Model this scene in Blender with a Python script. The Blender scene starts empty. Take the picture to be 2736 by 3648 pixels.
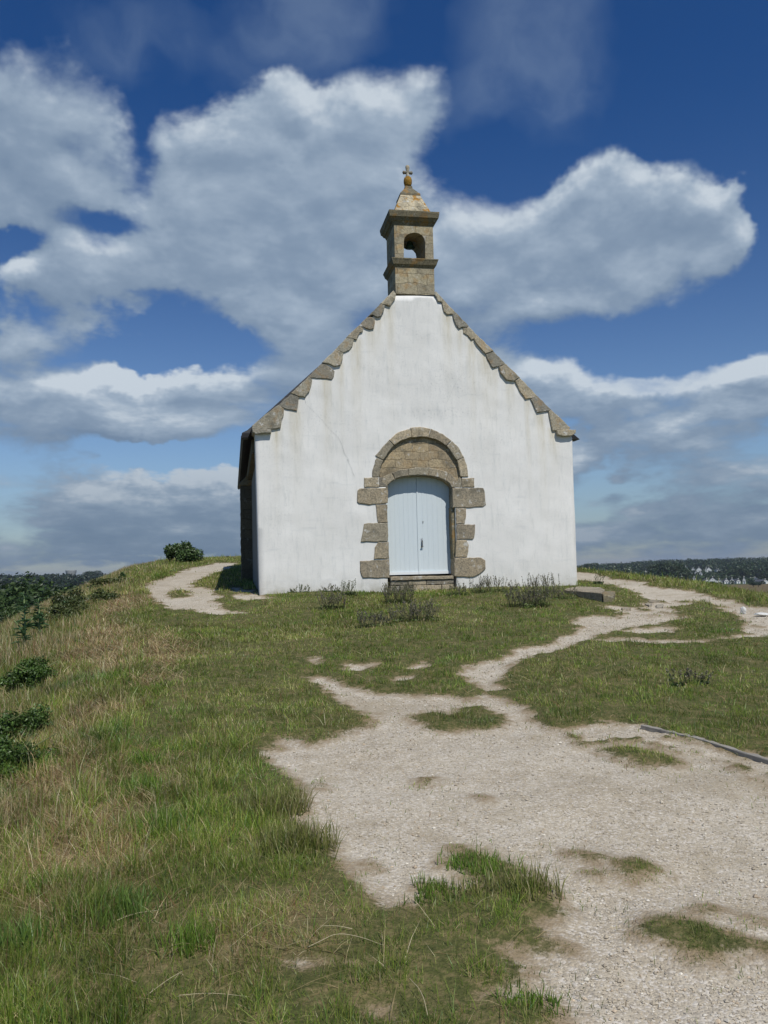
import bpy, bmesh, math, random
import numpy as np
from mathutils import Vector, Matrix
from mathutils.geometry import delaunay_2d_cdt
random.seed(7); RNG = np.random.default_rng(11)
R = math.radians
S = bpy.context.scene
C = S.collection

# ------------------------------------------------------------------ camera
FPX, IW, IH = 2950.0, 2736.0, 3648.0
PITCH, ROLL, EYE = 3.96, -1.4, 1.6
cam_d = bpy.data.cameras.new('camera'); cam = bpy.data.objects.new('camera', cam_d); C.objects.link(cam)
cam_d.sensor_fit = 'VERTICAL'; cam_d.sensor_height = 24.0; cam_d.lens = FPX / IH * 24.0
cam_d.clip_start = 0.05; cam_d.clip_end = 60000
CM = Matrix.Rotation(R(90 + PITCH), 3, 'X') @ Matrix.Rotation(R(ROLL), 3, 'Z')
cam.matrix_world = Matrix.Translation((0, 0, EYE)) @ CM.to_4x4()
S.camera = cam
CMn = np.array(CM)

def rays(px, py):
    px = np.asarray(px, float); py = np.asarray(py, float)
    v = np.stack([(px - IW / 2) / FPX, -(py - IH / 2) / FPX, -np.ones_like(px)], -1)
    return v @ CMn.T

# ------------------------------------------------------------------ light
SUN_AZ, SUN_EL = 27.0, 56.0          # azimuth to the right of straight behind the camera
sd = Vector((math.sin(R(SUN_AZ)) * math.cos(R(SUN_EL)), -math.cos(R(SUN_AZ)) * math.cos(R(SUN_EL)), math.sin(R(SUN_EL))))
sl = bpy.data.lights.new('sun', 'SUN'); sl.energy = 3.8; sl.angle = R(0.5); sl.color = (1.0, 0.955, 0.89)
so = bpy.data.objects.new('sun', sl); C.objects.link(so); so.rotation_euler = sd.to_track_quat('Z', 'Y').to_euler()
so.location = (0, 0, 40)
S.view_settings.view_transform = 'Standard'; S.view_settings.look = 'None'
S.view_settings.exposure = 0.0; S.view_settings.gamma = 1.0
S.cycles.max_bounces = 6; S.cycles.diffuse_bounces = 3; S.cycles.transparent_max_bounces = 8
S.cycles.volume_bounces = 0
try: S.cycles.use_denoising = True
except Exception: pass

# ------------------------------------------------------------------ node helpers
class NT:
    def __init__(s, nt): s.t = nt
    def n(s, typ, ins=None, **kw):
        nd = s.t.nodes.new(typ)
        for k, v in kw.items(): setattr(nd, k, v)
        for k, v in (ins or {}).items():
            if v is None: continue
            sock = nd.inputs[k]
            if isinstance(v, bpy.types.NodeSocket): s.t.links.new(v, sock)
            else: sock.default_value = v
        return nd
    def m(s, op, a, b=None, c=None, clamp=False):
        nd = s.n('ShaderNodeMath', {0: a, 1: b, 2: c}, operation=op); nd.use_clamp = clamp
        return nd.outputs[0]
    def v(s, op, a, b=None, scale=None):
        nd = s.n('ShaderNodeVectorMath', {0: a, 1: b}, operation=op)
        if scale is not None:
            if isinstance(scale, bpy.types.NodeSocket): s.t.links.new(scale, nd.inputs['Scale'])
            else: nd.inputs['Scale'].default_value = scale
        return nd.outputs['Value'] if op in ('DOT_PRODUCT', 'LENGTH') else nd.outputs[0]
    def mix(s, f, a, b, blend='MIX'):
        nd = s.n('ShaderNodeMix', data_type='RGBA', blend_type=blend)
        for i, v in ((0, f), (6, a), (7, b)):
            if isinstance(v, bpy.types.NodeSocket): s.t.links.new(v, nd.inputs[i])
            else: nd.inputs[i].default_value = v if i == 0 or len(v) == 4 else (*v, 1)
        return nd.outputs[2]
    def noise(s, vec, scale, detail=4, rough=0.55, dist=0.0, out='Fac'):
        nd = s.n('ShaderNodeTexNoise', {'Vector': vec, 'Scale': scale, 'Detail': detail, 'Roughness': rough, 'Distortion': dist})
        return nd.outputs[out]
    def ss(s, x, lo, hi, a=0.0, b=1.0):
        nd = s.n('ShaderNodeMapRange', {'Value': x, 'From Min': lo, 'From Max': hi, 'To Min': a, 'To Max': b}, interpolation_type='SMOOTHSTEP')
        return nd.outputs[0]
    def sep(s, v): return s.n('ShaderNodeSeparateXYZ', {0: v}).outputs
    def comb(s, x, y, z): return s.n('ShaderNodeCombineXYZ', {0: x, 1: y, 2: z}).outputs[0]
    def ramp(s, f, stops):
        nd = s.n('ShaderNodeValToRGB', {0: f}); cr = nd.color_ramp
        while len(cr.elements) < len(stops): cr.elements.new(0.5)
        for e, (p, c) in zip(cr.elements, stops): e.position = p; e.color = (*c, 1)
        return nd.outputs[0]

def mat(name):
    m = bpy.data.materials.new(name); m.use_nodes = True
    nt = m.node_tree; nt.nodes.clear(); t = NT(nt)
    out = t.n('ShaderNodeOutputMaterial')
    return m, t, out
def principled(t, out, col, rough=0.85, bump=None, bstr=0.5, bdist=0.02, spec=0.3, metal=0.0):
    p = t.n('ShaderNodeBsdfPrincipled', {'Roughness': rough, 'Specular IOR Level': spec, 'Metallic': metal})
    if isinstance(col, bpy.types.NodeSocket): t.t.links.new(col, p.inputs['Base Color'])
    else: p.inputs['Base Color'].default_value = (*col, 1)
    if bump is not None:
        b = t.n('ShaderNodeBump', {'Height': bump, 'Strength': bstr, 'Distance': bdist})
        t.t.links.new(b.outputs[0], p.inputs['Normal'])
    t.t.links.new(p.outputs[0], out.inputs[0])
    return p

# ------------------------------------------------------------------ sky
def azel(px, py):
    d = rays(px, py); d = d / np.linalg.norm(d)
    return math.atan2(d[0], d[1]), math.asin(d[2])
# cumulus masses: (px, py, rx, ry, weight) read off the photograph as directions in the sky
CLOUDS = [(110, 440, 420, 300, 1.0), (60, 690, 420, 140, .75),
 (640, 590, 320, 210, .85), (930, 480, 330, 200, .75), (1040, 300, 110, 110, .45), (1400, 390, 330, 190, .85), (1250, 600, 380, 260, .9),
 (500, 950, 600, 240, .95), (950, 900, 480, 330, .9), (1350, 850, 350, 300, .8), (150, 960, 260, 130, .5),
 (1900, 800, 520, 200, .95), (2110, 630, 190, 140, .8), (2380, 790, 280, 190, .8), (2560, 850, 140, 200, .9),
 (1800, 1010, 560, 210, .95), (2200, 1070, 330, 110, .7), (2250, 930, 380, 180, .7),
 (90, 1180, 330, 110, .9), (60, 1400, 430, 190, .9), (300, 1500, 420, 170, .9), (900, 1420, 700, 170, .9), (520, 1230, 120, 60, .45),
 (1150, 1250, 400, 230, .9), (1700, 1350, 450, 270, .9),
 (2130, 1420, 330, 200, 1.0), (2500, 1430, 380, 170, 1.1), (2740, 1370, 200, 150, .9),
 (2350, 1650, 700, 130, .8), (2700, 1780, 500, 140, .6), (2350, 1870, 800, 120, .65),
 (200, 1740, 520, 120, .65), (700, 1780, 600, 150, .7), (350, 1900, 900, 120, .65), (1400, 1750, 800, 250, .8), (1368, 1985, 2600, 130, .62),
 (500, 500, 90, 180, -.55), (330, 760, 200, 55, -.7), (60, 850, 160, 70, -.6), (1040, 500, 90, 60, -.35), (560, 1290, 260, 80, -.6), (850, 1230, 150, 70, -.45),
 (2300, 1240, 420, 110, -.8), (2140, 1680, 90, 80, -.6), (560, 1590, 300, 55, -.7), (870, 1620, 130, 90, -.6), (1700, 560, 130, 90, -.7)]

WISPS = [(1130, 110, 330, 120, 1.0), (1230, 30, 250, 90, .8), (1900, 110, 330, 280, 1.0), (620, 220, 330, 120, .7), (1960, 340, 200, 170, .7), (1600, 330, 300, 120, .6), (1100, 330, 300, 150, .8), (420, 180, 250, 90, .4)]
def build_world():
    w = bpy.data.worlds.new('World'); S.world = w; w.use_nodes = True
    t = NT(w.node_tree); w.node_tree.nodes.clear()
    g = bpy.data.node_groups.new('cloud_density', 'ShaderNodeTree')
    g.interface.new_socket('Vector', in_out='INPUT', socket_type='NodeSocketVector')
    g.interface.new_socket('Density', in_out='OUTPUT', socket_type='NodeSocketFloat')
    q = NT(g); gi = q.n('NodeGroupInput'); go = q.n('NodeGroupOutput')
    D = q.v('NORMALIZE', gi.outputs[0])
    x, y, z = q.sep(D)[:]
    za = q.m('ABSOLUTE', z)
    # layered noise space: smaller, flatter billows towards the horizon
    sc = q.m('DIVIDE', 1.0, q.m('MULTIPLY_ADD', za, 1.5, 0.42))
    P = q.v('SCALE', D, scale=sc)
    warp = q.v('SCALE', q.v('SUBTRACT', q.noise(P, 2.2, 3, .5, out='Color'), (.5, .5, .5)), scale=.13)
    P2 = q.v('ADD', P, warp)
    n1 = q.noise(P2, 4.2, 9, .60)
    vor = q.n('ShaderNodeTexVoronoi', {'Vector': P2, 'Scale': 7.5, 'Detail': 4.0, 'Roughness': .55}, feature='F1').outputs['Distance']
    n = q.m('SUBTRACT', n1, q.m('MULTIPLY', q.m('SUBTRACT', vor, .35), .34))
    dw = q.v('SCALE', q.v('SUBTRACT', q.noise(D, 7.0, 5, .6, out='Color'), (.5, .5, .5)), scale=.09)
    X, Y, Z = q.sep(q.v('ADD', D, dw))[:]
    az = q.m('ARCTAN2', X, Y); el = q.m('ARCSINE', Z)
    tot = None
    for (px, py, rx, ry, wt) in CLOUDS:
        a, e = azel(px, py); ra = rx * 1.18 / FPX; re = ry * 1.18 / FPX
        da = q.m('DIVIDE', q.m('SUBTRACT', az, a), ra); de = q.m('DIVIDE', q.m('SUBTRACT', el, e), re)
        r2 = q.m('MULTIPLY_ADD', da, da, q.m('MULTIPLY', de, de))
        k = q.m('SUBTRACT', 1.0, r2, clamp=True)
        tot = q.m('MULTIPLY_ADD', q.m('MULTIPLY', k, k), wt, tot if tot is not None else 0.0)
    # away from the photographed part of the sky: ordinary broken cumulus
    back = q.m('MULTIPLY', q.ss(q.m('ABSOLUTE', az), .62, .95), q.ss(q.noise(P, 1.1, 2), .42, .62, 0, .5))
    tot = q.m('ADD', q.m('MINIMUM', tot, 1.0), back)
    dens = q.m('SUBTRACT', q.m('MULTIPLY_ADD', q.m('SUBTRACT', n, .5), 1.35, tot), .10)
    g.links.new(dens, go.inputs[0])
    def G(vec):
        nd = t.n('ShaderNodeGroup'); nd.node_tree = g; t.t.links.new(vec, nd.inputs[0]); return nd.outputs[0]
    tc = t.n('ShaderNodeTexCoord').outputs['Generated']
    D0 = t.v('NORMALIZE', tc)
    d0 = G(D0); d1 = G(t.v('ADD', D0, (0.006, -0.006, 0.022)))
    z0 = t.sep(D0)[2]
    sky = t.n('ShaderNodeTexSky', sky_type='NISHITA'); sky.sun_disc = False
    sky.sun_elevation = R(SUN_EL); sky.sun_rotation = R(180 - SUN_AZ); sky.air_density = 1.0; sky.dust_density = .4; sky.ozone_density = 3.0
    # a polarised sky: deep blue, paler low down
    tint = t.mix(t.ss(z0, 0.0, .55), (.78, .84, .93), SKYTOP)
    clear = t.mix(1.0, sky.outputs[0], tint, 'MULTIPLY')
    xs_, ys_, zs_ = t.sep(D0)[:]
    PF = t.v('SCALE', D0, scale=t.m('DIVIDE', 1.0, t.m('MULTIPLY_ADD', t.m('ABSOLUTE', zs_), 1.5, .30)))
    # thin high veils
    wz = t.v('ADD', D0, t.v('SCALE', t.v('SUBTRACT', t.noise(D0, 4.0, 4, .6, out='Color'), (.5, .5, .5)), scale=.16)); wx, wy, wq = t.sep(wz)[:]
    waz = t.m('ARCTAN2', wx, wy); wel = t.m('ARCSINE', wq); vt = None
    for (px, py, rx, ry, wt) in WISPS:
        a, e = azel(px, py); da = t.m('DIVIDE', t.m('SUBTRACT', waz, a), rx / FPX); de = t.m('DIVIDE', t.m('SUBTRACT', wel, e), ry / FPX)
        k = t.m('SUBTRACT', 1.0, t.m('MULTIPLY_ADD', da, da, t.m('MULTIPLY', de, de)), clamp=True)
        vt = t.m('MULTIPLY_ADD', k, wt, vt if vt is not None else 0.0)
    veil = t.m('MULTIPLY', t.m('MINIMUM', vt, 1.0), t.ss(t.noise(wz, 6.0, 6, .55), .36, .72, 0, .30))
    clear = t.mix(veil, clear, (3.1, 4.1, 5.4))
    edge = t.ss(t.noise(D0, 4.5, 2, .5), .38, .62, .20, .62)
    alpha = t.n('ShaderNodeMapRange', {'Value': d0, 'From Min': -.10, 'From Max': edge}, interpolation_type='SMOOTHSTEP').outputs[0]
    relief = t.m('MULTIPLY', t.m('SUBTRACT', d0, d1), .85)
    soft = t.m('MULTIPLY', t.m('SUBTRACT', t.noise(PF, 3.6, 5, .6), .5), 1.15)
    lit = t.m('ADD', t.m('ADD', .47, soft), relief, clamp=True)
    ccol = t.ramp(lit, [(0.0, (1.75, 2.5, 3.6)), (.42, (2.45, 3.25, 4.35)), (.72, (3.5, 4.35, 5.4)), (1.0, (5.8, 6.5, 7.2))])
    low = t.ss(z0, .0, .24)
    ccol = t.mix(low, t.mix(.38, ccol, (1.25, 1.85, 2.7)), ccol)
    col = t.mix(t.m('MULTIPLY', alpha, .96), clear, ccol)
    # thin veil and bluish grey distance just over the horizon
    hz = t.ss(z0, .0, .16, 1.0, 0.0)
    col = t.mix(t.m('MULTIPLY', hz, .42), col, (1.0, 1.6, 2.45))
    bg = t.n('ShaderNodeBackground', {'Color': col, 'Strength': .1})
    w.cycles.sampling_method = 'MANUAL'; w.cycles.sample_map_resolution = 128
    o = t.n('ShaderNodeOutputWorld'); t.t.links.new(bg.outputs[0], o.inputs[0])
SKYTOP = (.17, .41, .72)
build_world()

# ------------------------------------------------------------------ helpers for objects
def tag(o, label=None, cat=None, group=None, kind=None):
    if label: o['label'] = label
    if cat: o['category'] = cat
    if group: o['group'] = group
    if kind: o['kind'] = kind
    return o
def empty(name, loc=(0, 0, 0), rz=0.0):
    o = bpy.data.objects.new(name, None); C.objects.link(o); o.location = loc; o.rotation_euler = (0, 0, rz)
    o.empty_display_size = .2
    return o
def link(name, me, m=None, parent=None):
    o = bpy.data.objects.new(name, me); C.objects.link(o)
    if m is not None and not me.materials: me.materials.append(m)
    if parent is not None: o.parent = parent
    return o
def mesh_np(name, V, loops, starts, totals, smooth=False):
    me = bpy.data.meshes.new(name); V = np.ascontiguousarray(V, dtype=np.float32)
    me.vertices.add(len(V)); me.vertices.foreach_set('co', V.ravel())
    me.loops.add(len(loops)); me.loops.foreach_set('vertex_index', np.asarray(loops, np.int32))
    me.polygons.add(len(starts)); me.polygons.foreach_set('loop_start', np.asarray(starts, np.int32))
    me.polygons.foreach_set('loop_total', np.asarray(totals, np.int32))
    me.polygons.foreach_set('use_smooth', np.full(len(starts), smooth))
    me.update(calc_edges=True); return me
def mesh_faces(name, V, F, smooth=False):
    """V (n,3); F a list of equal length index arrays or a list of tuples"""
    me = bpy.data.meshes.new(name); me.from_pydata([tuple(v) for v in V], [], [tuple(f) for f in F]); me.update()
    if smooth: me.polygons.foreach_set('use_smooth', np.ones(len(me.polygons), bool))
    return me
def quads_mesh(name, V, Q, smooth=False):
    Q = np.asarray(Q, np.int32); k = Q.shape[1]
    return mesh_np(name, V, Q.ravel(), np.arange(len(Q)) * k, np.full(len(Q), k), smooth)
def set_col(me, name, col):
    a = me.attributes.new(name, 'FLOAT_COLOR', 'POINT'); c = np.ones((len(me.vertices), 4), np.float32); c[:, :col.shape[1]] = col
    a.data.foreach_set('color', c.ravel())

def _hash(i, j, seed):
    h = (i.astype(np.int64) * 374761393 + j.astype(np.int64) * 668265263 + seed * 1442695041) & 0xffffffff
    h = ((h ^ (h >> 13)) * 1274126177) & 0xffffffff
    return ((h ^ (h >> 16)) & 0xffffff) / float(0xffffff)
def vnoise(x, y, seed=0):
    i = np.floor(x); j = np.floor(y); fx = x - i; fy = y - j
    fx = fx * fx * (3 - 2 * fx); fy = fy * fy * (3 - 2 * fy)
    a = _hash(i, j, seed); b = _hash(i + 1, j, seed); c = _hash(i, j + 1, seed); d = _hash(i + 1, j + 1, seed)
    return (a * (1 - fx) + b * fx) * (1 - fy) + (c * (1 - fx) + d * fx) * fy
def fbm(x, y, seed=0, octv=4, g=.5):
    s = 0; amp = 1; tot = 0
    for k in range(octv):
        s = s + amp * vnoise(x * 2 ** k + 17.3 * k, y * 2 ** k - 9.1 * k, seed + k); tot += amp; amp *= g
    return s / tot - .5

# ------------------------------------------------------------------ terrain
EX_Y = [-30, 5, 10.6, 18, 27, 36, 60]; EX_X = [-2.0, -2.45, -3.85, -5.9, -7.9, -9.6, -13]
def edge_dist(x, y):
    """distance outside the top of the mound (negative on top of it)"""
    dl = (np.interp(y, EX_Y, EX_X) - x) * .96
    dr = x - np.interp(y, [-30, 13, 18, 22, 26, 39], [9.5, 8.0, 7.7, 7.0, 6.0, 2.0])
    db = y - 38.5; df = -12 - y
    return dl, np.maximum(np.maximum(dr, db), df)
def softplus(d, k): return k * np.logaddexp(0, d / k)
def H(x, y):
    x = np.asarray(x, float); y = np.asarray(y, float)
    p = .06 * y + .06
    p = p + .10 * np.exp(-((x + 1.2) / 4.2) ** 2 - ((y - 16.6) / 2.6) ** 2)
    dl, do = edge_dist(x, y)
    top = np.clip(1 - np.maximum(dl, do) / 6, 0, 1)
    p = p + (fbm(x * .45, y * .45, 5, 3) * .10 + fbm(x * 2.2, y * 2.2, 8, 3) * .045) * top
    p = p - .05 * np.exp(-(np.maximum(dl, do) + .2) ** 2 / .5) * 0
    fall = .30 * softplus(dl, .35) + .30 * softplus(dl - 2.6, .5) + .62 * softplus(do - .5, .4) + .14 * softplus(do + 1.3, .25) * (x > 0)
    r = np.hypot(x, y)
    plain = -10.5 - 7.0 * np.clip((r - 60) / 500, 0, 1) + fbm(x / 260, y / 260, 3, 3) * 5 * np.clip((r - 60) / 300, 0, 1)
    ang = np.arctan2(x, y)
    # wooded rise on the left and the long rise on the right, both behind the plain
    plain = plain + 12.5 * np.clip((r - 380) / 620, 0, 1) ** 1.3 * np.clip(1 - np.abs(ang + .43) / .32, 0, 1) ** .45
    plain = plain + 12.0 * np.clip((r - 690) / 620, 0, 1) * np.clip((ang - .10) / .22, 0, 1)
    q = p - fall
    k = .6
    return np.where(q > plain + 6, q, k * np.logaddexp(q / k, plain / k))
def G(px, py, tmax=4000.0, t0=1.0):
    """where a line of sight meets the ground"""
    d = rays(px, py); sh = d.shape[:-1]; d = d.reshape(-1, 3); d = d / d[:, 1:2]
    n = len(d); out = np.full(n, np.nan); lo = np.full(n, t0); prev = np.full(n, t0)
    t = t0; done = np.zeros(n, bool); a = prev.copy(); b = prev.copy()
    while t < tmax:
        f = EYE + d[:, 2] * t - H(d[:, 0] * t, d[:, 1] * t)
        hit = (~done) & (f <= 0); a[hit] = prev[hit]; b[hit] = t; done |= hit; prev[:] = t
        t *= 1.02
        if done.all(): break
    b[~done] = tmax; a[~done] = tmax
    for _ in range(18):
        mth = (a + b) / 2; f = EYE + d[:, 2] * mth - H(d[:, 0] * mth, d[:, 1] * mth)
        a = np.where(f > 0, mth, a); b = np.where(f > 0, b, mth)
    T = (a + b) / 2
    return (np.array([[0, 0, EYE]]) + d * T[:, None]).reshape(*sh, 3)

def crop(ox, oy, s, pts): return [(ox + s * a, oy + s * b) for a, b in pts]
c2 = lambda p: crop(900, 2300, .663, p)
c3 = lambda p: crop(1700, 2200, .6245, p)
c5 = lambda p: crop(900, 2850, .6028, p)
c6 = lambda p: crop(1800, 2850, .5642, p)
c7 = lambda p: crop(2000, 1900, .4436, p)
cl = lambda p: crop(0, 1900, .5787, p)
c1 = lambda p: crop(0, 2200, .663, p)
c4 = lambda p: crop(0, 2850, .6028, p)

PLAZA = (c2([(285, 170), (360, 240), (440, 290), (560, 340), (650, 365), (640, 430), (510, 470), (330, 525), (250, 500), (170, 500), (160, 550), (75, 570),
             (150, 660), (200, 740), (290, 820), (270, 890), (190, 930), (160, 950), (280, 970), (400, 1070)]) +
         c5([(450, 330), (540, 420), (600, 470), (700, 540), (830, 610), (960, 600), (980, 520), (1130, 520), (1220, 560), (1330, 530), (1380, 450), (1300, 440),
             (1150, 390), (1240, 280), (1350, 310), (1520, 370), (1640, 450)]) +
         c6([(110, 480), (210, 520), (330, 640), (400, 720), (330, 745), (240, 770), (280, 850), (410, 930), (400, 960), (200, 970), (30, 930), (60, 1000), (170, 1060),
             (150, 1180), (60, 1220), (240, 1220), (340, 1280), (430, 1370), (400, 1414), (420, 1700), (2100, 1700), (2300, 300)]) +
         c3([(1750, 1010), (1659, 940), (1560, 900), (1420, 840), (1300, 790), (1120, 760), (1000, 720), (900, 690), (740, 700), (600, 720), (500, 660), (400, 640)]) +
         c2([(1640, 450), (1560, 440), (1500, 380), (1460, 310), (1350, 285), (1250, 262), (1170, 290), (1080, 265), (960, 265), (850, 265), (740, 260), (640, 250),
             (560, 220), (480, 190), (380, 165)]))
PATH_R = (c2([(1070, 150), (1110, 190), (1190, 225), (1260, 245), (1330, 235), (1370, 180), (1400, 130), (1390, 105)]) +
          c3([(180, 270), (260, 240), (420, 200), (560, 160), (660, 110), (800, 70), (920, 45), (1060, 40)]) +
          c7([(980, 690), (960, 640), (870, 600), (1060, 570), (1120, 545), (1280, 590), (1400, 650), (1420, 730), (1490, 800), (1659, 825), (2100, 900), (2100, 690), (1659, 600),
              (1300, 530), (1200, 490), (1080, 460), (790, 430), (560, 380), (370, 350), (240, 320), (120, 310), (40, 312), (60, 400), (130, 380), (300, 400), (480, 440),
              (600, 490), (690, 530), (670, 575), (560, 600), (400, 585), (300, 600), (430, 615), (560, 640), (420, 670), (250, 660), (60, 700), (130, 790), (0, 850)]) +
          c3([(430, 150), (300, 170), (200, 205), (80, 240), (0, 265)]) + c2([(1160, 105)]))
PATH_L = cl([(1340, 180), (1450, 185), (1450, 200), (1350, 235), (1290, 260), (1210, 295), (1200, 330), (1330, 340), (1370, 400), (1310, 430), (1350, 470), (1480, 484), (1550, 490), (1400, 500),
             (1280, 490), (1120, 475), (1000, 445), (940, 410), (900, 370), (890, 330), (930, 300), (1040, 265), (1130, 225), (1230, 205)])
PATCHES = [c2([(270, 60), (320, 60), (370, 100), (310, 100)]), c2([(490, 110), (600, 95), (720, 90), (640, 140), (500, 130)]),
           c2([(800, 110), (880, 100), (900, 70), (950, 90), (950, 130), (820, 130)]), c2([(720, 165), (800, 165), (900, 160), (860, 190), (790, 205)]),
           cl([(1420, 325), (1500, 345), (1640, 390), (1700, 405), (1500, 408), (1420, 400)]),
           c5([(70, 910), (200, 890), (420, 910), (600, 930), (780, 920), (760, 960), (620, 1000), (430, 1010), (300, 1050), (150, 1000)]),
           c5([(1290, 1120), (1400, 1110), (1440, 1200), (1300, 1215)]), c5([(560, 1180), (700, 1200), (860, 1190), (880, 1330), (620, 1330)]),
           c3([(640, 130), (760, 120), (1000, 128), (1300, 130), (1500, 95), (1800, 100), (1500, 118), (1300, 145), (900, 145)]),
           c3([(780, 80), (900, 60), (1140, 60), (1100, 90)])]
STRIP = c3([(520, 640), (620, 600), (780, 605), (950, 625), (1300, 712), (1659, 795), (1800, 830), (1800, 1010), (1659, 940), (1420, 840), (1120, 770), (900, 700), (600, 720)])
ISLES = [c2([(810, 370), (900, 360), (1000, 355), (1060, 370), (1130, 330), (1230, 325), (1330, 360), (1380, 400), (1330, 440), (1240, 455), (1080, 455), (930, 445), (900, 400)]),
         c2([(640, 235), (690, 232), (700, 255), (650, 255)]),
         c3([(680, 750), (760, 730), (880, 725), (1000, 755), (1080, 790), (1150, 830), (1080, 835), (930, 840), (860, 800), (780, 805), (760, 775)]),
         c6([(385, 315), (500, 325), (600, 350), (600, 375), (520, 370), (430, 340)]),
         c6([(620, 375), (750, 385), (860, 375), (930, 400), (970, 440), (900, 470), (780, 450), (700, 410)]),
         c6([(850, 810), (910, 730), (1000, 725), (1100, 745), (1250, 780), (1380, 810), (1480, 850), (1600, 880), (1850, 950), (1850, 1040), (1560, 960), (1450, 960), (1350, 1010), (1200, 1020),
             (1150, 960), (1050, 900), (950, 870), (860, 840)]),
         c6([(1195, 680), (1290, 665), (1380, 700), (1300, 725), (1200, 715)]), c6([(1530, 730), (1659, 755), (1640, 775), (1560, 768)]),
         c6([(530, 455), (620, 450), (610, 480)]), c6([(730, 470), (800, 470), (790, 500)]),
         c5([(670, 370), (740, 370), (740, 390), (680, 390)]), c5([(500, 450), (570, 455), (560, 468)]),
         c2([(310, 740), (370, 735), (400, 755), (340, 765)]), c2([(890, 712), (960, 708), (950, 735)]), c2([(1180, 795), (1230, 790), (1240, 810)]),
         cl([(1040, 370), (1090, 350), (1160, 365), (1140, 390), (1060, 400)]), c7([(630, 600), (700, 600), (690, 625), (640, 620)]), c7([(810, 630), (880, 635), (860, 655)]),
         c7([(680, 650), (740, 650), (720, 668)]), c7([(740, 535), (850, 545), (830, 560)]), c7([(930, 540), (1040, 540), (1000, 556)]), c7([(1560, 735), (1600, 740), (1570, 748)])]
TYRES = [c1([(260, 130), (420, 30), (560, 20), (880, 90), (870, 200), (700, 300), (500, 330), (420, 250), (290, 300)]),
         c1([(300, 660), (450, 500), (700, 370), (900, 200), (880, 320), (700, 460), (500, 580), (330, 700)]),
         c1([(0, 900), (200, 800), (400, 700), (680, 640), (720, 800), (680, 960), (400, 1131), (0, 1180)]),
         c4([(-100, 0), (880, 0), (900, 100), (850, 330), (700, 420), (430, 600), (250, 750), (-100, 700)]),
         c4([(1250, 700), (1450, 700), (1450, 900), (1300, 900)]), c1([(380, -60), (900, -110), (760, -40), (480, 10)])]
def W2(p, t0=1.0):
    p = np.array(p); return G(p[:, 0], p[:, 1], t0=t0)[:, :2]
W_MAIN = [W2(PLAZA), W2(PATH_R), W2(PATH_L)]; W_PATCH = [W2(p) for p in PATCHES]; W_STRIP = W2(STRIP)
W_ISLES = [W2(p) for p in ISLES]; W_DRY = [W2(p) for p in TYRES]
def sdf(x, y, poly, reach=1.2):
    """signed distance to a polygon, positive inside; exact only within reach of it"""
    out = np.full(x.shape, -9.0)
    lo = poly.min(0) - reach; hi = poly.max(0) + reach
    m = (x > lo[0]) & (x < hi[0]) & (y > lo[1]) & (y < hi[1])
    idx = np.nonzero(m)[0]
    for s in range(0, len(idx), 60000):
        k = idx[s:s + 60000]; X = x[k]; Y = y[k]; best = np.full(len(k), 1e9); ins = np.zeros(len(k), bool)
        A = poly; B = np.roll(poly, -1, 0)
        for (ax, ay), (bx, by) in zip(A, B):
            ex, ey = bx - ax, by - ay; L = ex * ex + ey * ey + 1e-12
            tt = np.clip(((X - ax) * ex + (Y - ay) * ey) / L, 0, 1)
            best = np.minimum(best, (X - ax - tt * ex) ** 2 + (Y - ay - tt * ey) ** 2)
            if ay != by:
                c = ((ay > Y) != (by > Y)) & (X < (bx - ax) * (Y - ay) / (by - ay) + ax); ins ^= c
        dd = np.sqrt(best); out[k] = np.where(ins, dd, -dd)
    return out
def gravel_field(x, y):
    """positive on bare gravel, negative where grass grows (metres, with ragged edges)"""
    x = np.asarray(x, float); y = np.asarray(y, float); r = np.clip(y / 9, .35, 1.7)
    n1 = fbm(x * 2.3, y * 2.3, 21, 4); n2 = fbm(x * 9, y * 9, 31, 3); n3 = fbm(x * 24, y * 24, 33, 2)
    g = np.full(x.shape, -9.0)
    for w in W_MAIN: g = np.maximum(g, sdf(x, y, w) + (n1 * .30 + n2 * .20 + n3 * .10) * r)
    for i, w in enumerate(W_PATCH): g = np.maximum(g, np.minimum(sdf(x, y, w), .12) - (.075 if i in (5, 6, 7) else .02) + (n1 * .25 + n2 * .25) * r)
    g = np.maximum(g, np.minimum(sdf(x, y, W_STRIP), .16) - .03 + (n1 * .5 + n2 * .4))
    for w in W_ISLES: g = np.minimum(g, -(sdf(x, y, w) + (n1 * .12 + n2 * .18 + n3 * .08) * r))
    return g
def dry_field(x, y):
    g = np.full(np.shape(x), -9.0)
    for w in W_DRY: g = np.maximum(g, sdf(x, y, w, .8))
    return g + fbm(x * 1.7, y * 1.7, 41, 3) * .9

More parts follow.
